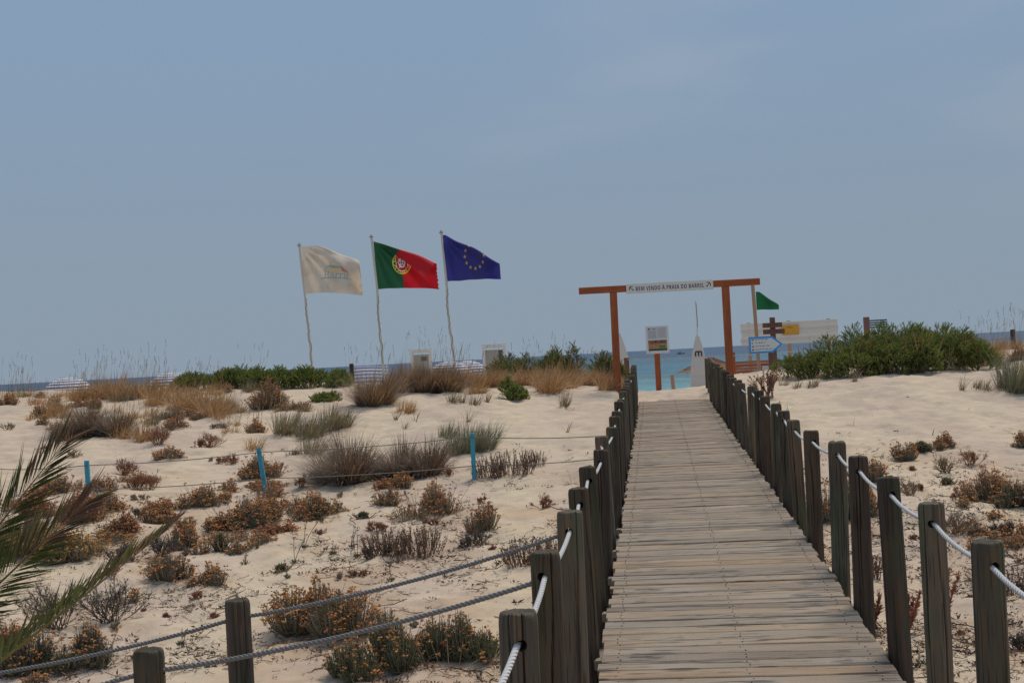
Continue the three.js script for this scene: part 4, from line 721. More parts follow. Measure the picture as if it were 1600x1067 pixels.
const kinds = {
  tan: ['dry_grass_tuft', 'grass', (w, h, R) => grassPlant(w, h, R, pal.tan, { n: 400, wid: 0.0095, seeds: 4, spread: 0.95, droop: 0.24 })],
  tall: ['tall_grass_stalks', 'grass', tallStalks],
  grassbrown: ['brown_grass_clump', 'grass', (w, h, R) => grassPlant(w, h, R, pal.brown, { n: 1500, wid: 0.010, spread: 0.75, droop: 0.2, wind: 0.1 })],
  grassdark: ['dark_grass_clump', 'grass', (w, h, R) => grassPlant(w, h, R, pal.dark, { n: 1900, wid: 0.009, spread: 0.95, droop: 0.26, wind: -0.2 })],
  olive: ['olive_grass_tuft', 'grass', (w, h, R) => grassPlant(w, h, R, pal.olive, { n: 420, wid: 0.009, spread: 0.6 })],
  marram: ['marram_grass_tuft', 'grass', (w, h, R) => grassPlant(w, h, R, pal.marram, { n: 520, wid: 0.009, spread: 0.6, droop: 0.12 })],
  heli: ['everlasting_bush', 'shrub', (w, h, R) => everlasting(w, h, R, { ...orange, flowers: 1.05, leaves: 7 })],
  smallheli: ['everlasting_plant', 'shrub', (w, h, R) => everlasting(w, h, R, { ...orange, dens: 0.7, flowers: 0.8, leaves: 4, stray: 0.4 })],
  helidry: ['dried_shrub', 'shrub', (w, h, R) => everlasting(w, h, R, { stem: [...pal.twigs, ...pal.straw], leaf: [...pal.twigs, ...pal.straw], flower: [...pal.rust, ...pal.amber], dens: 0.75, flowers: 0.7, leaves: 6 })],
  helired: ['rust_shrub', 'shrub', (w, h, R) => everlasting(w, h, R, { stem: pal.redbrown, leaf: pal.twigs, flower: pal.rust, flowers: 0.8, leaves: 7 })],
  helitan: ['yellow_everlasting_bush', 'shrub', (w, h, R) => everlasting(w, h, R, { stem: pal.straw, leaf: pal.straw, flower: pal.gold, flowers: 1.2, leaves: 8 })],
  helidark: ['dark_everlasting_bush', 'shrub', (w, h, R) => everlasting(w, h, R, { stem: pal.darktwigs, leaf: [...pal.dgreen, ...pal.grey], flower: pal.amber, flowers: 0.32, leaves: 9 })],
  heligreen: ['green_everlasting_bush', 'shrub', (w, h, R) => everlasting(w, h, R, { stem: pal.grey, leaf: [...pal.greygreen, ...pal.dgreen], flower: pal.amber, flowers: 0.3, leaves: 13, dens: 1.15 })],
  twig: ['twig_shrub', 'shrub', (w, h, R) => twigShrub(w, h, R, pal.twigs, 1)],
  twigbrown: ['twig_shrub', 'shrub', (w, h, R) => twigShrub(w, h, R, [...pal.twigs, ...pal.redbrown], 2, pal.redbrown)],
  twigdark: ['twig_shrub', 'shrub', (w, h, R) => twigShrub(w, h, R, pal.darktwigs, 2, pal.darktwigs)],
  bud: ['saltbush', 'shrub', (w, h, R) => saltbush(w, h, R, [[0.20, 0.115, 0.072], [0.25, 0.15, 0.095], [0.15, 0.095, 0.068]])],
  red: ['spurge', 'plant', (w, h, R) => spurge(w, h, R, [[0.27, 0.095, 0.05], [0.33, 0.13, 0.07]])],
  redshrub: ['beaded_shrub', 'shrub', beadShrub],
  green: ['cushion_plant', 'plant', (w, h, R) => evergreen(w, h, w, R, pal.greygreen, 60 + 300 * w)],
  bush: ['evergreen_shrub', 'shrub', (w, h, R) => evergreen(w, h, Math.min(0.9, w), R, pal.green)],
  bushdark: ['dark_evergreen_shrub', 'shrub', (w, h, R) => evergreen(w, h, 0.8, R, [...pal.dgreen, ...pal.green])],
  herb: ['herb_stalk', 'plant', herbStalk], sprig: ['grass_sprig', 'grass', sprigPlant],
};
function plant(kind, x, z, w, h, label, group, seed, parts) {
  const [name, cat, f] = kinds[kind], t = thing(name, label, cat, [x, ground(x, z), z], 0, group || null);
  const y0 = ground(x, z), near = Math.max(w, h) < 0.25;
  for (const [n, s, m] of parts ?? f(w, h, rng(seed))) if (!s.empty) {
    if (!near) for (let i = 0; i < s.p.length; i += 9) { const dy = sandBase(x + s.p[i], z + s.p[i + 2]) - sandBase(x, z); s.p[i + 1] += dy; s.p[i + 4] += dy; s.p[i + 7] += dy; }   // plants follow the slope they grow on
    const q = part(n, s.geo(), m, t); if (/heads|blades|leaves|pods/.test(n)) q.userData.kind = 'stuff';
  }
  return t;
}
const plantLabels = [
  ["dry tan grass tuft growing on the crest of the dune left of the boardwalk", "dry grass tufts on the left dune crest"],
  ["thin tall dry grass stalks with narrow seed heads on a dune crest", "tall seed stalks on the dune crests"],
  ["dark brown shaggy grass clump left of the striped windbreak top on the crest", ""],
  ["big brown shaggy grass clump on the crest in front of the left white notice board", ""],
  ["smaller brown grass clump beside the big shaggy one below the white notice boards", ""],
  ["olive and straw coloured grass tuft on the sand slope below the left dune crest", "olive grass tufts on the left dune slope"],
  ["dark tangled dead grass clump hanging on the dune slope below the striped parasol", ""],
  ["small dark dead grass tuft at the foot of the tangled clump under the parasol", ""],
  ["low dark dead grass patch below the tan crest grasses", ""],
  ["small leafless brown twiggy plant on the bare sand", "small twiggy plants on the sand"],
  ["small dried orange brown everlasting plant with few flower heads on the sand", "small dried everlasting plants on the sand"],
  ["rust orange everlasting bush right behind the leaning blue stake", ""],
  ["pale reddish dry shrub on the left end of the grassy slope below the evergreen strip", ""],
  ["low reddish dried mat beside the pale reddish dry shrub", ""],
  ["low bright green shrublet on the sand below the evergreen strip", ""],
  ["small dark green shrub alone on the sand slope beside the tan crest grasses", ""],
  ["tiny sprig of two or three thin green blades alone on bare sand", "tiny green sprigs on the sand"],
  ["grey green marram grass tuft behind the straight blue stake nearest the boardwalk", "marram tufts behind the blue stake"],
  ["large dark brown swept over grass clump between the leaning and straight blue stakes", ""],
  ["second dark brown grass clump, the flatter one adjoining the large swept over clump", ""],
  ["rust orange everlasting mound at the foot of the large dark grass clump", ""],
  ["rust brown dried everlasting mound on the slope between the blue stakes and the palm", "rust brown everlasting mounds around the blue stakes"],
  ["wide sparse everlasting bush with rust heads below the flatter dark grass clump", ""],
  ["smaller upright brown saltbush tuft at the foot of the straight blue stake", ""],
  ["longer upright brown saltbush tuft on the sand between blue stake and boardwalk", ""],
  ["tiny upright brown saltbush tuft at the end of the saltbush row", ""],
  ["large yellow orange everlasting bush with grey straw base behind the palm fronds", ""],
  ["brown straw grass clump behind the middle palm frond", ""],
  ["small low green cushion plant on the sand", "small green cushion plants"],
  ["low dark grey leafless shrublet on the sand behind the palm fronds", "dark grey shrublets behind the palm"],
  ["broad amber everlasting bush with dark twiggy base, alone on the sand beyond the palm", ""],
  ["amber everlasting bush joined to the right end of the dark based one", ""],
  ["wide dark grey leafless twig bush above the lower rope", ""],
  ["dark everlasting bush with scattered orange heads crossed by the upper twisted rope", ""],
  ["dark green everlasting bush in the clump crossed by the upper twisted rope", ""],
  ["rust brown bush under the lowest palm frond", ""],
  ["big round rust orange everlasting bush crossed by the upper twisted rope", ""],
  ["large green and rust everlasting bush below the lower twisted rope", ""],
  ["dark green everlasting bush touching a railing post below the lower twisted rope", ""],
  ["lower upright brown saltbush, half of the double bush above the twisted ropes", ""],
  ["taller upright brown saltbush, half of the double bush above the twisted ropes", ""],
  ["low dark grey shrublet at the left foot of the double brown saltbush", ""],
  ["small brown grey shrub with dry seed heads near the railing, above the twisted ropes", ""],
  ["low dark twig shrublet in front of the small brown grey shrub near the railing", ""],
  ["brown saltbush touching the left railing between the two twisted ropes", ""],
  ["thin dark bare herb stalk standing upright on the foreground sand", "bare herb stalks on the foreground sand"],
  ["small dry tuft on the dune slope between the striped parasols and the blue stakes", "small dry tufts on the parasol side slope"],
  ["taller of two small rust everlastings with a green cushion between them", ""],
  ["flatter of two small rust everlastings with a green cushion between them", ""],
  ["brown dried everlasting bush seen between the posts of the right railing", "everlasting bushes behind the right railing posts"],
  ["wide rust and grey everlasting bush on the right slope beside a dark twig bush", ""],
  ["dark everlasting bush with few heads beside the wide rust and grey one", ""],
  ["grey brown leafless shrub behind the rope of the right railing", ""],
  ["flat dark twigs sprawling on the sand next to the grey brown leafless shrub", ""],
  ["brown saltbush on the sand outside the railing opposite the twisted ropes", ""],
  ["low dark grey twig shrub outside the railing opposite the twisted ropes", ""],
  ["rust red spurge with pointed leaf whorls seen between the right railing posts", "rust red spurges behind the right railing"],
  ["rust brown upright shrub with beaded stems right of the gateway beside the railing", ""],
  ["short dry grass tuft at the foot of the large evergreen thicket", "dry grass tufts below the evergreen thicket"],
  ["reddish brown dried shrub at the right end of the large evergreen thicket", ""],
  ["small reddish dried plant on the right dune near the end of the evergreen thicket", "reddish dried plants on the right dune"],
  ["big green and straw marram grass clump on the right dune", ""],
  ["dry tan grass tuft on the right dune between the evergreen thicket and the fence post", "dry grass tufts on the right dune"],
  ["bright green evergreen shrub in the strip on the crest below the flags", "evergreen shrubs in the strip below the flags"],
  ["dark green evergreen shrub behind the tan grass left of the gateway", "dark evergreen shrubs left of the gateway"]
];
// kind, x, z, width, height, label
const plantSpots = [
  ["tan",-10.97,-28.2,0.63,0.25,0], ["tan",-10.15,-27,0.38,0.2,0], ["tan",-9.02,-27.18,0.82,0.46,0], ["tan",-8.77,-27.48,0.96,0.55,0],
  ["tan",-8.1,-26.82,1.07,0.54,0], ["tan",-7.7,-27.1,0.95,0.51,0], ["tan",-8.65,-24.12,0.78,0.39,0], ["tan",-6.91,-25.38,0.76,0.44,0],
  ["tan",-6.16,-24.4,0.85,0.51,0], ["tan",-5.52,-23.74,0.71,0.57,0], ["tan",-6.08,-20.8,0.47,0.42,0], ["tan",-9.51,-27.62,0.55,0.28,0],
  ["tan",-6.48,-26.8,0.8,0.4,0], ["tan",-1.32,-26.8,0.67,0.43,0], ["tan",-1,-26.58,0.66,0.47,0], ["tan",-0.68,-26.44,0.66,0.5,0],
  ["tan",-0.32,-26.78,0.67,0.47,0], ["tan",0.09,-27.24,0.68,0.52,0], ["tan",0.42,-26.98,0.67,0.57,0], ["tan",0.68,-25.78,0.52,0.58,0],
  ["tan",1.04,-27.38,0.68,0.52,0], ["tan",1.43,-28.2,0.7,0.55,0], ["tan",1.78,-28.2,0.7,0.57,0], ["tan",2.1,-28.2,0.56,0.55,0],
  ["tan",-1.49,-26.28,0.66,0.39,0], ["tan",-0.75,-25.3,0.51,0.38,0], ["tan",2.06,-28.2,0.56,0.52,0], ["tall",-11.04,-28.2,0.7,0.86,1],
  ["tall",-10.69,-28.2,0.56,0.83,1], ["tall",-9.35,-28.2,0.7,0.92,1], ["tall",-8.86,-28.2,0.85,1,1], ["tall",-8.36,-28.2,0.85,0.94,1],
  ["tall",-7.94,-28.2,0.7,0.99,1], ["tall",-5.74,-28.2,0.42,0.98,1], ["tall",-6.8,-28.2,0.56,0.71,1], ["tall",-3.42,-28.2,0.7,0.88,1],
  ["tall",-2.86,-28.2,0.56,0.79,1], ["tall",-2.22,-28.2,0.85,1.16,1], ["tall",-1.73,-28.2,0.7,0.97,1], ["tall",-1.23,-28.2,0.56,0.88,1],
  ["tall",0.6,-28.2,0.56,1.04,1], ["tall",1.1,-28.2,0.56,1.14,1], ["tall",9.88,-27.5,0.28,0.83,1], ["tall",10.63,-27.5,0.69,0.92,1],
  ["tall",10.91,-27.5,0.55,0.87,1], ["tall",10.23,-27.5,0.41,0.59,1], ["grassbrown",-2.61,-24.04,0.96,0.66,2], ["grassbrown",-1.96,-25.78,1.22,0.71,3],
  ["grassbrown",-1.38,-25.6,0.77,0.54,4], ["tan",-1.96,-22.96,0.39,0.37,5], ["grassdark",-6.95,-21.18,0.95,0.49,6], ["grassdark",-7.44,-20.98,0.29,0.34,7],
  ["tan",-6.5,-20.94,0.42,0.34,5], ["grassdark",-6.39,-23.44,0.49,0.28,8], ["twig",-5.14,-22.04,0.37,0.13,9], ["heli",-10.51,-26.42,0.42,0.24,10],
  ["helidry",-5.18,-19,0.44,0.2,10], ["twigbrown",-4.83,-20.1,0.3,0.26,9], ["twigbrown",-5.44,-17.66,0.46,0.28,9], ["twig",-6.66,-19.22,0.17,0.15,9],
  ["twig",-8.85,-22.3,0.18,0.17,9], ["twigbrown",-4.2,-18.5,0.41,0.17,9], ["twigbrown",-4.97,-19.98,0.26,0.18,9], ["twigbrown",-5.7,-20.38,0.2,0.35,9],
  ["heli",-3.5,-17.3,0.5,0.4,11], ["tan",-4.05,-19.76,0.36,0.26,5], ["helidry",-4.67,-23.94,0.65,0.6,12], ["helidry",-4.13,-23.8,0.71,0.21,13],
  ["bush",-3.75,-25.06,0.63,0.24,14], ["olive",-3.81,-21.04,0.55,0.44,5], ["olive",-3.38,-20.78,0.64,0.5,5], ["olive",-3.14,-21.32,0.55,0.43,5],
  ["olive",-2.97,-21.62,0.49,0.39,5], ["olive",-3.08,-19.2,0.36,0.44,5], ["olive",-3.38,-19.14,0.15,0.21,5], ["olive",-2.64,-18.6,0.37,0.28,5],
  ["bush",-0.16,-24.68,0.67,0.42,15], ["olive",-1.18,-23.86,0.19,0.31,16], ["olive",-1,-23.86,0.14,0.26,16], ["olive",-0.76,-23.7,0.19,0.26,16],
  ["olive",0.91,-23.76,0.17,0.36,16], ["olive",-0.54,-24.02,0.1,0.31,16], ["olive",-0.82,-21.52,0.05,0.26,16], ["olive",-2.09,-22.18,0.06,0.24,16],
  ["olive",-1.86,-21.3,0.05,0.23,16], ["sprig",-1.72,-21.96,0.22,0.24,16], ["sprig",0.74,-19.06,0.27,0.21,16], ["sprig",0.63,-15.38,0.15,0.17,16],
  ["sprig",1,-23.26,0.19,0.17,16], ["marram",-1.11,-20.02,0.34,0.3,17], ["marram",-0.86,-18.36,0.46,0.48,17], ["marram",-0.65,-18.16,0.45,0.49,17],
  ["marram",-0.47,-18.14,0.29,0.38,17], ["grassdark",-2.25,-16.64,1,0.67,18], ["grassdark",-1.42,-16.64,0.96,0.47,19], ["heli",-2.38,-14.52,0.69,0.33,20],
  ["heli",-2.85,-14.22,0.34,0.28,21], ["helidry",-1.04,-14.22,0.85,0.36,22], ["helidry",-1.55,-14.94,0.37,0.25,21], ["heli",-1.49,-16,0.35,0.21,21],
  ["helired",-1.7,-15.92,0.25,0.14,21], ["bud",-0.39,-16.06,0.34,0.29,23], ["bud",-0.07,-16.06,0.51,0.32,24], ["bud",0.21,-16.6,0.23,0.22,25],
  ["twigbrown",0.25,-13.9,0.21,0.19,9], ["helidry",-5.8,-16.2,0.52,0.26,21], ["helired",-5.55,-14.8,0.41,0.34,21], ["helired",-4.94,-14.36,0.57,0.34,21],
  ["helidry",-4.87,-15.04,0.53,0.27,21], ["helitan",-4.54,-12.84,0.77,0.37,26], ["grassbrown",-5.1,-13,0.45,0.4,27], ["helired",-4.26,-13.76,0.33,0.25,21],
  ["green",-4.35,-13.62,0.16,0.08,28], ["twigdark",-4.36,-14.52,0.2,0.15,29], ["heli",-4.08,-14.5,0.39,0.23,21], ["heli",-3.76,-15.28,0.61,0.29,21],
  ["twigbrown",-4.84,-16.52,0.43,0.23,9], ["twig",-4.65,-15.6,0.25,0.1,9], ["heli",-3.09,-14.1,0.67,0.34,21], ["twigdark",-3.63,-12.84,0.3,0.28,29],
  ["heli",-3.51,-13.26,0.29,0.24,21], ["smallheli",-3.26,-12.96,0.16,0.19,10], ["twigdark",-3.9,-12.6,0.37,0.19,29], ["heli",-3.26,-11.74,0.47,0.29,30],
  ["heli",-2.86,-11.6,0.34,0.21,31], ["green",-3.11,-13.08,0.13,0.17,28], ["smallheli",-2.75,-13.14,0.21,0.12,10], ["smallheli",-3.21,-13.52,0.14,0.09,10],
  ["twigdark",-3.57,-10.18,0.81,0.35,32], ["helidark",-3.52,-9.04,0.5,0.36,33], ["helidark",-3.14,-9,0.45,0.31,34], ["helired",-3.92,-9.78,0.27,0.22,35],
  ["smallheli",-3.4,-11.06,0.22,0.13,10], ["smallheli",-3.36,-8.68,0.19,0.07,10], ["twigbrown",-2.93,-10.42,0.09,0.06,9], ["twigbrown",-2.48,-10.2,0.14,0.06,9],
  ["twigbrown",-3.17,-10.74,0.16,0.06,9], ["heli",-1.48,-9.64,0.87,0.38,36], ["heligreen",-0.97,-8.42,0.63,0.37,37], ["heligreen",-0.47,-8.42,0.59,0.35,38],
  ["bud",-1.34,-12.32,0.41,0.26,39], ["bud",-0.99,-12.24,0.44,0.29,40], ["twigdark",-1.41,-12.3,0.27,0.14,41], ["helidry",-0.41,-12.84,0.35,0.3,42],
  ["twigdark",-0.48,-12.34,0.27,0.15,43], ["bud",0.07,-11.3,0.51,0.24,44], ["herb",-2.21,-12.38,0.07,0.28,45], ["herb",-2.18,-12.8,0.13,0.32,45],
  ["herb",-1.85,-12.48,0.12,0.14,45], ["herb",-1.7,-12.76,0.06,0.23,45], ["herb",-1.62,-12.44,0.07,0.25,45], ["herb",-1.27,-14.68,0.07,0.22,45],
  ["herb",-1.11,-13.98,0.15,0.15,45], ["herb",-1.16,-11.14,0.08,0.16,45], ["herb",-2.13,-11.56,0.08,0.17,45], ["green",-2.25,-11.84,0.07,0.06,28],
  ["green",-1.74,-14.18,0.07,0.07,28], ["green",-2.28,-14.42,0.07,0.06,28], ["twigbrown",-2.79,-16.36,0.2,0.16,9], ["twigbrown",-3.3,-17.62,0.23,0.19,9],
  ["twigbrown",-3.23,-16.54,0.25,0.12,9], ["twigbrown",-0.9,-16.32,0.16,0.13,9], ["twigbrown",-1.51,-13.44,0.2,0.11,9], ["twigbrown",-0.91,-13.48,0.19,0.09,9],
  ["twigbrown",-0.28,-11.96,0.18,0.08,9], ["twigbrown",-1.49,-11.58,0.23,0.08,9], ["twigbrown",-2.13,-13.52,0.16,0.07,9], ["twigbrown",-1.33,-10.12,0.16,0.1,9],
  ["twigbrown",-5.35,-19.5,0.11,0.1,9], ["twigbrown",-3.5,-12.5,0.08,0.07,9], ["herb",-2.52,-9.34,0.09,0.15,45], ["twigbrown",-3.84,-11.88,0.1,0.12,9],
  ["twigbrown",-4.02,-10.64,0.18,0.07,9], ["twigbrown",0.06,-11.28,0.09,0.11,9], ["herb",-2.76,-9.1,0.1,0.11,45], ["twigbrown",-5.39,-17.5,0.13,0.12,9],
  ["twig",-1.67,-11.54,0.08,0.08,9], ["twigbrown",-2.84,-11.04,0.13,0.1,9], ["twigbrown",-3.29,-9.18,0.18,0.07,9], ["herb",-2.68,-12.34,0.12,0.14,45],
  ["twigbrown",-7.26,-19.6,0.18,0.14,9], ["herb",-5.18,-15.78,0.13,0.13,45], ["twigbrown",-1.71,-10.04,0.14,0.1,9], ["herb",-3.48,-15.16,0.2,0.1,45],
  ["twigbrown",-2.86,-11.8,0.12,0.12,9], ["twig",-2.34,-14.76,0.12,0.11,9], ["twig",-1.34,-10.3,0.18,0.06,9], ["herb",-3.3,-9.12,0.07,0.15,45],
  ["herb",-3.77,-15.8,0.1,0.2,45], ["twig",-1.21,-9.66,0.16,0.06,9], ["herb",-0.78,-8.68,0.08,0.11,45], ["twig",-3.21,-10,0.09,0.11,9],
  ["herb",-2.13,-16.74,0.21,0.16,45], ["herb",-3.85,-15.48,0.13,0.1,45], ["twigbrown",-2.03,-8.76,0.14,0.08,9], ["twig",-4.46,-18.68,0.16,0.1,9],
  ["twig",-3.32,-19.14,0.18,0.11,9], ["twig",-1,-13.62,0.18,0.07,9], ["twig",0.12,-9.84,0.14,0.08,9], ["twig",-4.67,-12.5,0.12,0.07,9],
  ["twig",-3.38,-12.9,0.12,0.1,9], ["twig",-0.81,-9.38,0.17,0.06,9], ["twig",-0.39,-12.38,0.19,0.09,9], ["twig",-2.78,-17,0.2,0.09,9],
  ["herb",-1.36,-16.34,0.12,0.15,45], ["twigbrown",-0.43,-14.46,0.1,0.09,9], ["twigbrown",-2.08,-16.54,0.17,0.06,9], ["twigbrown",-3.02,-16.12,0.2,0.06,9],
  ["twig",-2.14,-13.52,0.13,0.09,9], ["twig",-2.2,-15.72,0.08,0.09,9], ["twigbrown",-3.67,-13.8,0.17,0.1,9], ["twigbrown",3.94,-10.22,0.08,0.05,9],
  ["twigbrown",2.83,-8.36,0.06,0.04,9], ["twigbrown",3.4,-11.18,0.11,0.06,9], ["twigbrown",4.46,-13.16,0.11,0.07,9], ["twigbrown",4.2,-13.42,0.07,0.09,9],
  ["twigbrown",4.02,-11.26,0.08,0.07,9], ["twigbrown",4.03,-11.66,0.14,0.06,9], ["twigbrown",2.72,-8.26,0.07,0.04,9], ["twigbrown",4.06,-11.22,0.13,0.04,9],
  ["twigbrown",3.24,-9.32,0.07,0.04,9], ["twigbrown",2.45,-8.48,0.06,0.06,9], ["twigbrown",4.54,-14.72,0.15,0.1,9], ["tan",-9.19,-28.2,0.55,0.13,46],
  ["helidry",-7.01,-25.62,0.47,0.17,46], ["olive",-8.97,-27.84,0.32,0.26,46], ["tan",-6.48,-22.74,0.16,0.13,46], ["smallheli",-7.18,-22.38,0.17,0.17,46],
  ["tan",-8.84,-23.76,0.49,0.21,46], ["helidry",-5.92,-22.22,0.44,0.26,46], ["olive",-6.39,-22.44,0.31,0.25,46], ["helidry",-8.89,-28.2,0.44,0.28,46],
  ["tan",-7.24,-25.42,0.36,0.23,46], ["tan",-7.08,-25.26,0.34,0.23,46], ["tan",-10.02,-28.2,0.34,0.23,46], ["helidry",-9.05,-25.16,0.19,0.29,46],
  ["tan",-7.59,-22.84,0.5,0.24,46], ["tan",-7.84,-26.94,0.35,0.16,46], ["tan",-7.24,-28.2,0.48,0.31,46], ["tan",-6.99,-22.74,0.4,0.14,46],
  ["smallheli",-6.01,-23.52,0.35,0.15,46], ["olive",-9.79,-27.16,0.41,0.15,46], ["helidry",-8.32,-25.3,0.24,0.27,46], ["tan",-6.89,-27.48,0.23,0.15,46],
  ["helidry",-6.77,-25.82,0.36,0.18,46], ["helidry",-6.2,-27.68,0.22,0.17,46], ["tan",-7.28,-20.7,0.19,0.21,46], ["olive",-8.15,-26.6,0.56,0.28,46],
  ["olive",-5.47,-24.32,0.4,0.28,46], ["helidry",-6.09,-23.14,0.19,0.12,46], ["helidry",-9.24,-27.4,0.56,0.23,46], ["helidry",-6.52,-28.2,0.32,0.37,46],
  ["helidry",-4.97,-24.64,0.21,0.15,46], ["helidry",-8.71,-25.42,0.51,0.22,46], ["tan",-7.44,-27.58,0.51,0.28,46], ["tan",-5.82,-24.94,0.44,0.25,46],
  ["tan",-6.28,-25.26,0.45,0.15,46], ["tan",-9.43,-28.2,0.48,0.27,46], ["tan",-4.5,-22,0.31,0.15,46], ["smallheli",-7.43,-22.64,0.31,0.29,46],
  ["helidry",-10.45,-28.2,0.27,0.14,46], ["helidry",-5.99,-26.82,0.21,0.17,46], ["tan",-9.18,-25.3,0.19,0.29,46], ["tan",-6.61,-22.76,0.22,0.2,46],
  ["tan",-7.03,-23.58,0.5,0.26,46], ["helidry",-8,-22.3,0.33,0.19,46], ["tan",-6.59,-24.7,0.44,0.31,46], ["tan",-7.69,-24.38,0.38,0.13,46],
  ["smallheli",-8.26,-27.78,0.22,0.18,46], ["smallheli",-8.88,-24.9,0.42,0.17,46], ["tan",-7.33,-26.1,0.5,0.31,46], ["olive",-5.61,-27,0.34,0.3,46],
  ["tan",-9.87,-26.54,0.41,0.23,46], ["tan",-4.98,-22.42,0.39,0.16,46], ["tan",-5.4,-24.3,0.29,0.17,46], ["olive",-8.38,-24.16,0.28,0.12,46],
  ["tan",-5.34,-23.08,0.21,0.29,46], ["olive",-5.25,-23.92,0.5,0.23,46], ["olive",-8.14,-24.72,0.25,0.19,46], ["smallheli",-4.77,-25.06,0.24,0.26,46],
  ["tan",-6.07,-20.86,0.25,0.18,46], ["tan",-6.81,-23.88,0.2,0.27,46], ["tan",-8.29,-28.2,0.21,0.27,46], ["tan",-8.74,-26.34,0.3,0.24,46],
  ["tan",-4.81,-21.48,0.35,0.17,46], ["tan",-10.21,-28,0.52,0.2,46], ["helidry",-4.37,-21.54,0.37,0.26,46], ["smallheli",-8.96,-24.2,0.4,0.28,46],
  ["smallheli",-8.4,-22.78,0.28,0.19,46], ["smallheli",-5.9,-24.34,0.51,0.26,46], ["helidry",-5.8,-23.32,0.29,0.22,46], ["tan",0.93,-26.86,0.35,0.28,0],
  ["tan",-1.2,-26.76,0.43,0.43,0], ["tan",1.12,-28.2,0.55,0.34,0], ["tan",1.12,-28.2,0.49,0.5,0], ["tan",1.87,-26.02,0.44,0.43,0],
  ["tan",1.13,-26.6,0.32,0.37,0], ["tan",1.81,-28.2,0.55,0.47,0], ["tan",-0.1,-28.2,0.39,0.35,0], ["tan",0.8,-26.02,0.49,0.39,0],
  ["tan",-0.13,-27.78,0.47,0.4,0], ["tan",1.09,-27.42,0.52,0.32,0], ["tan",-0.41,-27.12,0.43,0.46,0], ["tan",-0.9,-26.2,0.46,0.31,0],
  ["tan",-1.27,-26.34,0.49,0.45,0], ["tan",1.13,-27.18,0.39,0.38,0], ["tan",1.84,-28.2,0.37,0.47,0], ["helidry",-3.17,-16.06,0.33,0.14,21],
  ["helidry",-4.07,-14.5,0.31,0.15,21], ["helidry",-3.68,-14.02,0.26,0.14,21], ["heli",-2.95,-13.06,0.28,0.13,21], ["smallheli",-4.2,-13.32,0.49,0.13,21],
  ["helired",-5.9,-15.92,0.31,0.14,21], ["smallheli",-4.39,-13.78,0.48,0.16,21], ["smallheli",-3.11,-13.58,0.53,0.15,21], ["helidry",-3.25,-16.46,0.58,0.13,21],
  ["helidry",-5.23,-16.08,0.36,0.2,21], ["smallheli",-5.04,-16.96,0.66,0.14,21], ["heli",-5.9,-15.12,0.58,0.11,21], ["heli",-3.33,-13.88,0.24,0.17,21],
  ["helired",-2.63,-13.68,0.52,0.13,21], ["helidry",-4.9,-14.7,0.44,0.13,21], ["smallheli",-4.38,-13.5,0.36,0.11,21], ["helidry",-3.04,-15.66,0.32,0.2,21],
  ["helired",-4.22,-15.02,0.44,0.14,21], ["heli",-3.37,-16.56,0.33,0.12,21], ["helidry",-3.71,-16.32,0.29,0.17,21], ["helidry",-2.68,-13.3,0.24,0.11,21],
  ["helidry",-2.92,-14.86,0.43,0.19,21], ["smallheli",4.04,-11.08,0.22,0.07,10], ["smallheli",3.97,-11.3,0.28,0.13,10], ["heli",4.36,-11.8,0.15,0.07,10],
  ["smallheli",4.75,-12.6,0.32,0.11,10], ["smallheli",4.41,-11.28,0.16,0.12,10], ["smallheli",3.78,-10.72,0.17,0.09,10], ["smallheli",4.27,-12.38,0.15,0.12,10],
  ["helidry",4.25,-11.3,0.15,0.1,10], ["helidry",4.18,-10.9,0.23,0.11,10], ["tan",-0.42,-26.76,0.86,0.59,0], ["heli",4.74,-15.68,0.33,0.24,47],
  ["green",5.13,-16.12,0.24,0.12,28], ["heli",5.52,-16.58,0.36,0.2,48], ["heli",3.88,-14.24,0.38,0.27,49], ["twig",4.82,-14.5,0.39,0.28,9],
  ["twigbrown",5.29,-15.04,0.29,0.21,9], ["twig",4.01,-13.2,0.25,0.18,9], ["green",4.64,-13.88,0.1,0.07,28], ["helidry",4.64,-12.88,0.55,0.35,50],
  ["helidark",4.75,-12.26,0.43,0.29,51], ["heli",6.37,-16.26,0.21,0.23,10], ["heli",2.83,-12.06,0.21,0.4,49], ["heli",3.12,-12.08,0.36,0.42,49],
  ["heli",3.28,-12.1,0.21,0.29,49], ["twig",3.77,-11.22,0.39,0.24,52], ["twigdark",4.12,-11.28,0.47,0.14,53], ["smallheli",4.13,-10.82,0.25,0.13,10],
  ["bud",3.59,-9.38,0.33,0.22,54], ["twigdark",3.05,-7.96,0.2,0.16,55], ["red",2.31,-8.62,0.17,0.28,56], ["red",2.49,-8.48,0.23,0.37,56],
  ["red",2.86,-8.78,0.24,0.4,56], ["bud",2.66,-9.92,0.18,0.22,49], ["redshrub",4.32,-21.9,0.85,0.68,57], ["olive",5.06,-22.98,0.14,0.25,58],
  ["olive",5.22,-22.82,0.11,0.18,58], ["olive",5.32,-22.78,0.14,0.23,58], ["olive",5.93,-23.9,0.26,0.29,58], ["olive",6.02,-22.7,0.09,0.27,58],
  ["olive",5.06,-24.06,0.17,0.24,58], ["helidry",9.38,-26.26,0.6,0.6,59], ["helidry",9.78,-26.48,0.4,0.34,60], ["marram",8.2,-21.16,0.8,0.66,61],
  ["olive",7.6,-21.1,0.14,0.27,16], ["olive",7.71,-21.02,0.18,0.25,16], ["olive",7.31,-20.96,0.06,0.36,16], ["sprig",4.86,-18.44,0.24,0.22,16],
  ["sprig",5.3,-19.1,0.11,0.08,16], ["sprig",5.7,-17.6,0.11,0.19,16], ["sprig",4.28,-20.14,0.16,0.16,16], ["sprig",4.84,-17.04,0.19,0.08,16],
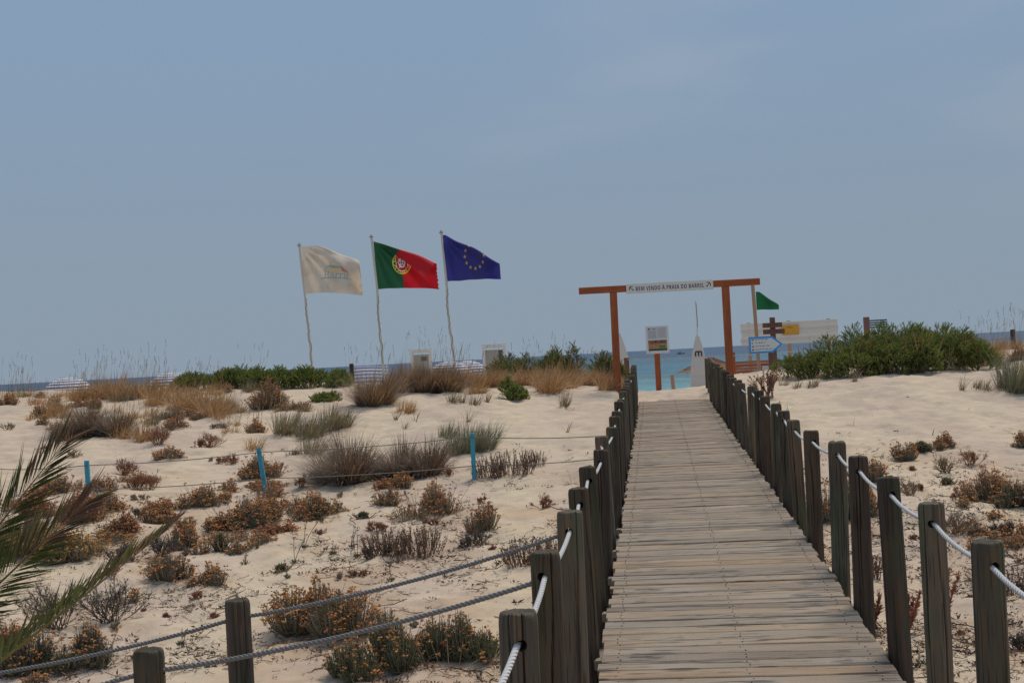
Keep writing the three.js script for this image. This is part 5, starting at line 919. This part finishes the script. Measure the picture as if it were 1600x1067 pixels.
  ["tan",10.54,-27.28,0.82,0.38,62], ["tan",9.4,-25.8,0.57,0.54,62], ["tan",9.76,-26.04,0.57,0.42,62], ["tan",8.99,-25.44,0.46,0.38,62],
  ["helired",10.05,-25.46,0.43,0.31,60], ["bush",-6.88,-28.2,0.99,0.49,63], ["bush",-6.24,-28.14,1.13,0.51,63], ["bush",-5.51,-28.02,1.12,0.5,63],
  ["bush",-4.84,-28.2,1.13,0.53,63], ["bush",-4.2,-28.2,0.85,0.53,63], ["bush",-3.78,-28.2,0.62,0.52,63], ["bushdark",0.15,-30.5,1.22,0.8,64],
  ["bushdark",0.76,-30.5,1.52,0.92,64], ["bushdark",1.37,-30.5,1.52,1.05,64], ["bushdark",1.89,-30.5,1.22,0.98,64], ["bushdark",2.59,-30.5,0.52,0.97,64],
];
plantSpots.forEach(([k, x, z, w, h, l], i) => plant(k, x, z, w, h, plantLabels[l][0], plantLabels[l][1], 1000 + i * 7));
// the large thicket on the dune beside the gateway
{
  const R = rng(502), lobes = [];
  for (let k = 0; k < 46; k++) { const u = R(), x = -2.0 + 3.65 * u, front = 0.75 - 1.5 * Math.max(0, u - 0.62) - 1.2 * Math.max(0, 0.2 - u) * 3; const q = R(), z = front - q * 1.5, top = lerp(0.44, 0.84, sm(0, 0.36, u)) * (1 - 0.25 * sm(0.9, 1, u)); lobes.push([x, z, 0.24 + R() * 0.15, top * (0.62 + 0.38 * sm(0, 0.5, q)) * (0.82 + R() * 0.36)]); }
  plant('bush', 7.35, -24.3, 3.9, 0.95, 'large dense green evergreen thicket covering the dune beside the arrow sign', null, 501, (() => { const a = evergreen(3.9, 0.95, 1.7, R, pal.green, 8200, lobes), dead = new Soup(); for (let k = 0; k < 130; k++) { const L = pick(R, lobes), p = [L[0] + (R() - 0.5) * 0.4, L[3] * 0.4, L[1] + R() * 0.25], d = norm([R() - 0.5, 0.9, R() - 0.3]), q = add(p, d, 0.25 + R() * 0.35), c = pick(R, [...pal.redbrown, ...pal.tan]); stick(dead, p, q, 0.005, 0.003, c); for (let b = 0; b < 8; b++) leaf(dead, add(p, d, (0.3 + R() * 0.7) * 0.35), norm([R() - 0.5, R(), R() - 0.5]), 0.05, 0.009, jitterColor(R, c, 0.4), R); } return [...a, ['dead_shoots', dead, twigMat]]; })());
}

// ---------------------------------------------------------------- young palm at the edge of the side path
{
  const px = -2.95, pz = -5.0, gy = ground(px, pz), palm = thing('young_palm', 'young palm with arching green fronds, their tips dried brown', 'palm', [px, gy, pz]);
  const R = rng(900), trunk = new Soup(), C = [0, 0.42, 0];
  for (let k = 0; k < 46; k++) { const a = k * 2.4, y = 0.02 + k * 0.0085, r = 0.12 - k * 0.0006, d = norm([Math.cos(a), 0.9, Math.sin(a)]), p = [Math.cos(a) * r * 0.75, y, Math.sin(a) * r * 0.75], s = [-Math.sin(a), 0, Math.cos(a)], q = add(p, d, 0.13), c = jitterColor(R, [0.14, 0.09, 0.055], 0.5); trunk.quad(add(p, s, 0.045), add(p, s, -0.045), add(q, s, -0.02), add(q, s, 0.02), c); }
  part('trunk', new THREE.CylinderGeometry(0.07, 0.11, 0.62, 14).translate(0, 0.16, 0), std([0.11, 0.075, 0.05], 0.95), palm);
  part('old_leaf_bases', trunk.geo(), twigMat, palm);
  const frond = (tipW, lift, n, dry, flat, len = 0.22) => {      // tip in world space, arching from the crown; flat 0 = leaflets raised in a V
    const tip = [tipW[0] - px, tipW[1] - gy, tipW[2] - pz], mid = [lerp(C[0], tip[0], 0.5), lerp(C[1], tip[1], 0.5) + lift, lerp(C[2], tip[2], 0.5)];
    const curve = new THREE.CatmullRomCurve3([C, mid, tip].map(p => new THREE.Vector3(...p))), lv = new Soup(), bark = new Soup();
    const green = [[0.15, 0.18, 0.036], [0.20, 0.22, 0.05], [0.115, 0.14, 0.032]], brown = [[0.27, 0.165, 0.115], [0.20, 0.12, 0.085], [0.32, 0.215, 0.15]];
    let prev = null; for (let i = 0; i <= 30; i++) { const p = curve.getPoint(i / 30).toArray(); if (prev) stick(bark, prev, p, 0.015 * (1 - i / 34), 0.015 * (1 - (i + 1) / 34), i > 24 ? [0.24, 0.16, 0.10] : [0.19, 0.175, 0.05]); prev = p; }
    for (let i = 0; i < n; i++) for (const sd of [-1, 1]) {
      const t = 0.14 + 0.85 * (i + R() * 0.5) / n, p = curve.getPoint(t).toArray(), T = curve.getTangent(t).toArray(), across = norm(cross(T, [0, 1, 0])), rise = norm(cross(across, T));
      const open = lerp(0.95, 0.28, t ** 1.2), L = len * (0.6 + 0.55 * Math.sin(Math.PI * Math.min(1, t * 0.85 + 0.1))) * (0.8 + R() * 0.35);
      const o = flat < 0 ? add([rise[0] * sd, rise[1] * sd, rise[2] * sd], across, 0.35) : add([across[0] * sd * 0.75, across[1] * sd * 0.75, across[2] * sd * 0.75], rise, 0.8 - flat * 0.5);
      const d = norm(add(add(T, o, open * (0.8 + R() * 0.4)), [R() - 0.5, R() - 0.5, R() - 0.5], 0.1));
      const dr = R() < dry * sm(0.72, 0.97, t) + 0.03, c = jitterColor(R, pick(R, dr ? brown : green), 0.35), side = norm(cross(d, rise)), w = 0.0082, m = add(p, d, L * 0.4), e = add(add(p, d, L), [0, -1, 0], 0.02 * R()), keel = add(m, rise, 0.004);
      lv.quad(p, add(m, side, w), e, keel, c); lv.quad(p, keel, e, add(m, side, -w), c);
    }
    const f = part('frond', bark.geo(), twigMat, palm); part('leaflets', lv.geo(), leafMat, f);
  };
  frond([-1.76, 1.42, -5.0], 0.03, 130, 0.8, -1, 0.26); frond([-1.63, 1.20, -4.85], 0.05, 130, 0.95, -1, 0.25); frond([-1.24, 1.12, -4.6], -0.02, 96, 0.75, 0.1, 0.19);
  frond([-4.3, 1.35, -5.2], 0.15, 60, 0.5, 0.4); frond([-3.4, 1.5, -6.2], 0.15, 60, 0.4, 0.4); frond([-3.9, 0.95, -4.3], 0.2, 60, 0.5, 0.4); frond([-2.9, 1.1, -3.9], 0.2, 60, 0.5, 0.4); frond([-3.3, 1.75, -5.1], 0.05, 60, 0.2, 0.4);
}
// ---------------------------------------------------------------- plant litter on the sand: uncountable bits of twig and leaf
{
  const R = rng(950), bits = [];
  for (let k = 0; k < 4; k++) { const s = new Soup(); if (k < 2) { let p = [0, 0.006, 0]; for (let i = 0; i < 4; i++) { const q = add(p, [0.03, (R() - 0.4) * 0.02, (R() - 0.5) * 0.04]); q[1] = Math.max(0.003, q[1]); stick(s, p, q, 0.003, 0.0025, [1, 1, 1]); if (R() < 0.7) stick(s, q, add(q, [(R() - 0.5) * 0.04, R() * 0.02, (R() - 0.5) * 0.05]), 0.0022, 0.0015, [1, 1, 1]); p = q; } } else for (let i = 0; i < 3 + k; i++) leaf(s, [(R() - 0.5) * 0.04, 0.004, (R() - 0.5) * 0.04], norm([R() - 0.5, R() * 0.7, R() - 0.5]), 0.02 + R() * 0.025, 0.01, [1, 1, 1], R); bits.push(s.geo()); }
  const col = [[0.10, 0.07, 0.05], [0.16, 0.11, 0.075], [0.07, 0.05, 0.04], [0.24, 0.13, 0.07], [0.20, 0.15, 0.10]];
  bits.forEach((g, k) => {
    const list = []; let guard = 0;
    while (list.length < 5200 && guard++ < 200000) {
      const d = 4.5 + R() * R() * 14 + (R() < 0.12 ? R() * 8 : 0), x = (R() - 0.5) * (d * 0.9 + 2), z = -d, s = d * CT + (x - XO) * ST, o = (x - XO) * CT - d * ST;
      const dens = sm(0.38, 0.68, fbm(x * 1.1, z * 1.1, 961, 4)) * (1 - 0.8 * sm(12, 20, d)); if (R() > dens + 0.05) continue;
      if (Math.abs(o) < 0.78 && R() > 0.0) continue;
      list.push([x, z]);
    }
    const im = new THREE.InstancedMesh(g, twigMat, list.length), M = new THREE.Matrix4(), Q = new THREE.Quaternion(), E = new THREE.Euler(), col3 = new THREE.Color();
    list.forEach(([x, z], i) => { E.set((R() - 0.5) * 0.5, R() * 6.283, (R() - 0.5) * 0.5); Q.setFromEuler(E); const q = 0.35 + R() * R() * 1.5; M.compose(new THREE.Vector3(x, ground(x, z) + 0.002, z), Q, new THREE.Vector3(q, q, q)); im.setMatrixAt(i, M); col3.setRGB(...jitterColor(R, pick(R, col), 0.5)); im.setColorAt(i, col3); });
    im.name = numbered('plant_litter'); scene.add(shade(im)); tag(im, ['thin dark twig litter scattered over the sand', 'short bent twig litter scattered over the sand', 'small dry leaf litter scattered over the sand', 'clustered dry leaf litter scattered over the sand'][k], 'litter', null, 'stuff');
  });
}

renderer.render(scene, camera);
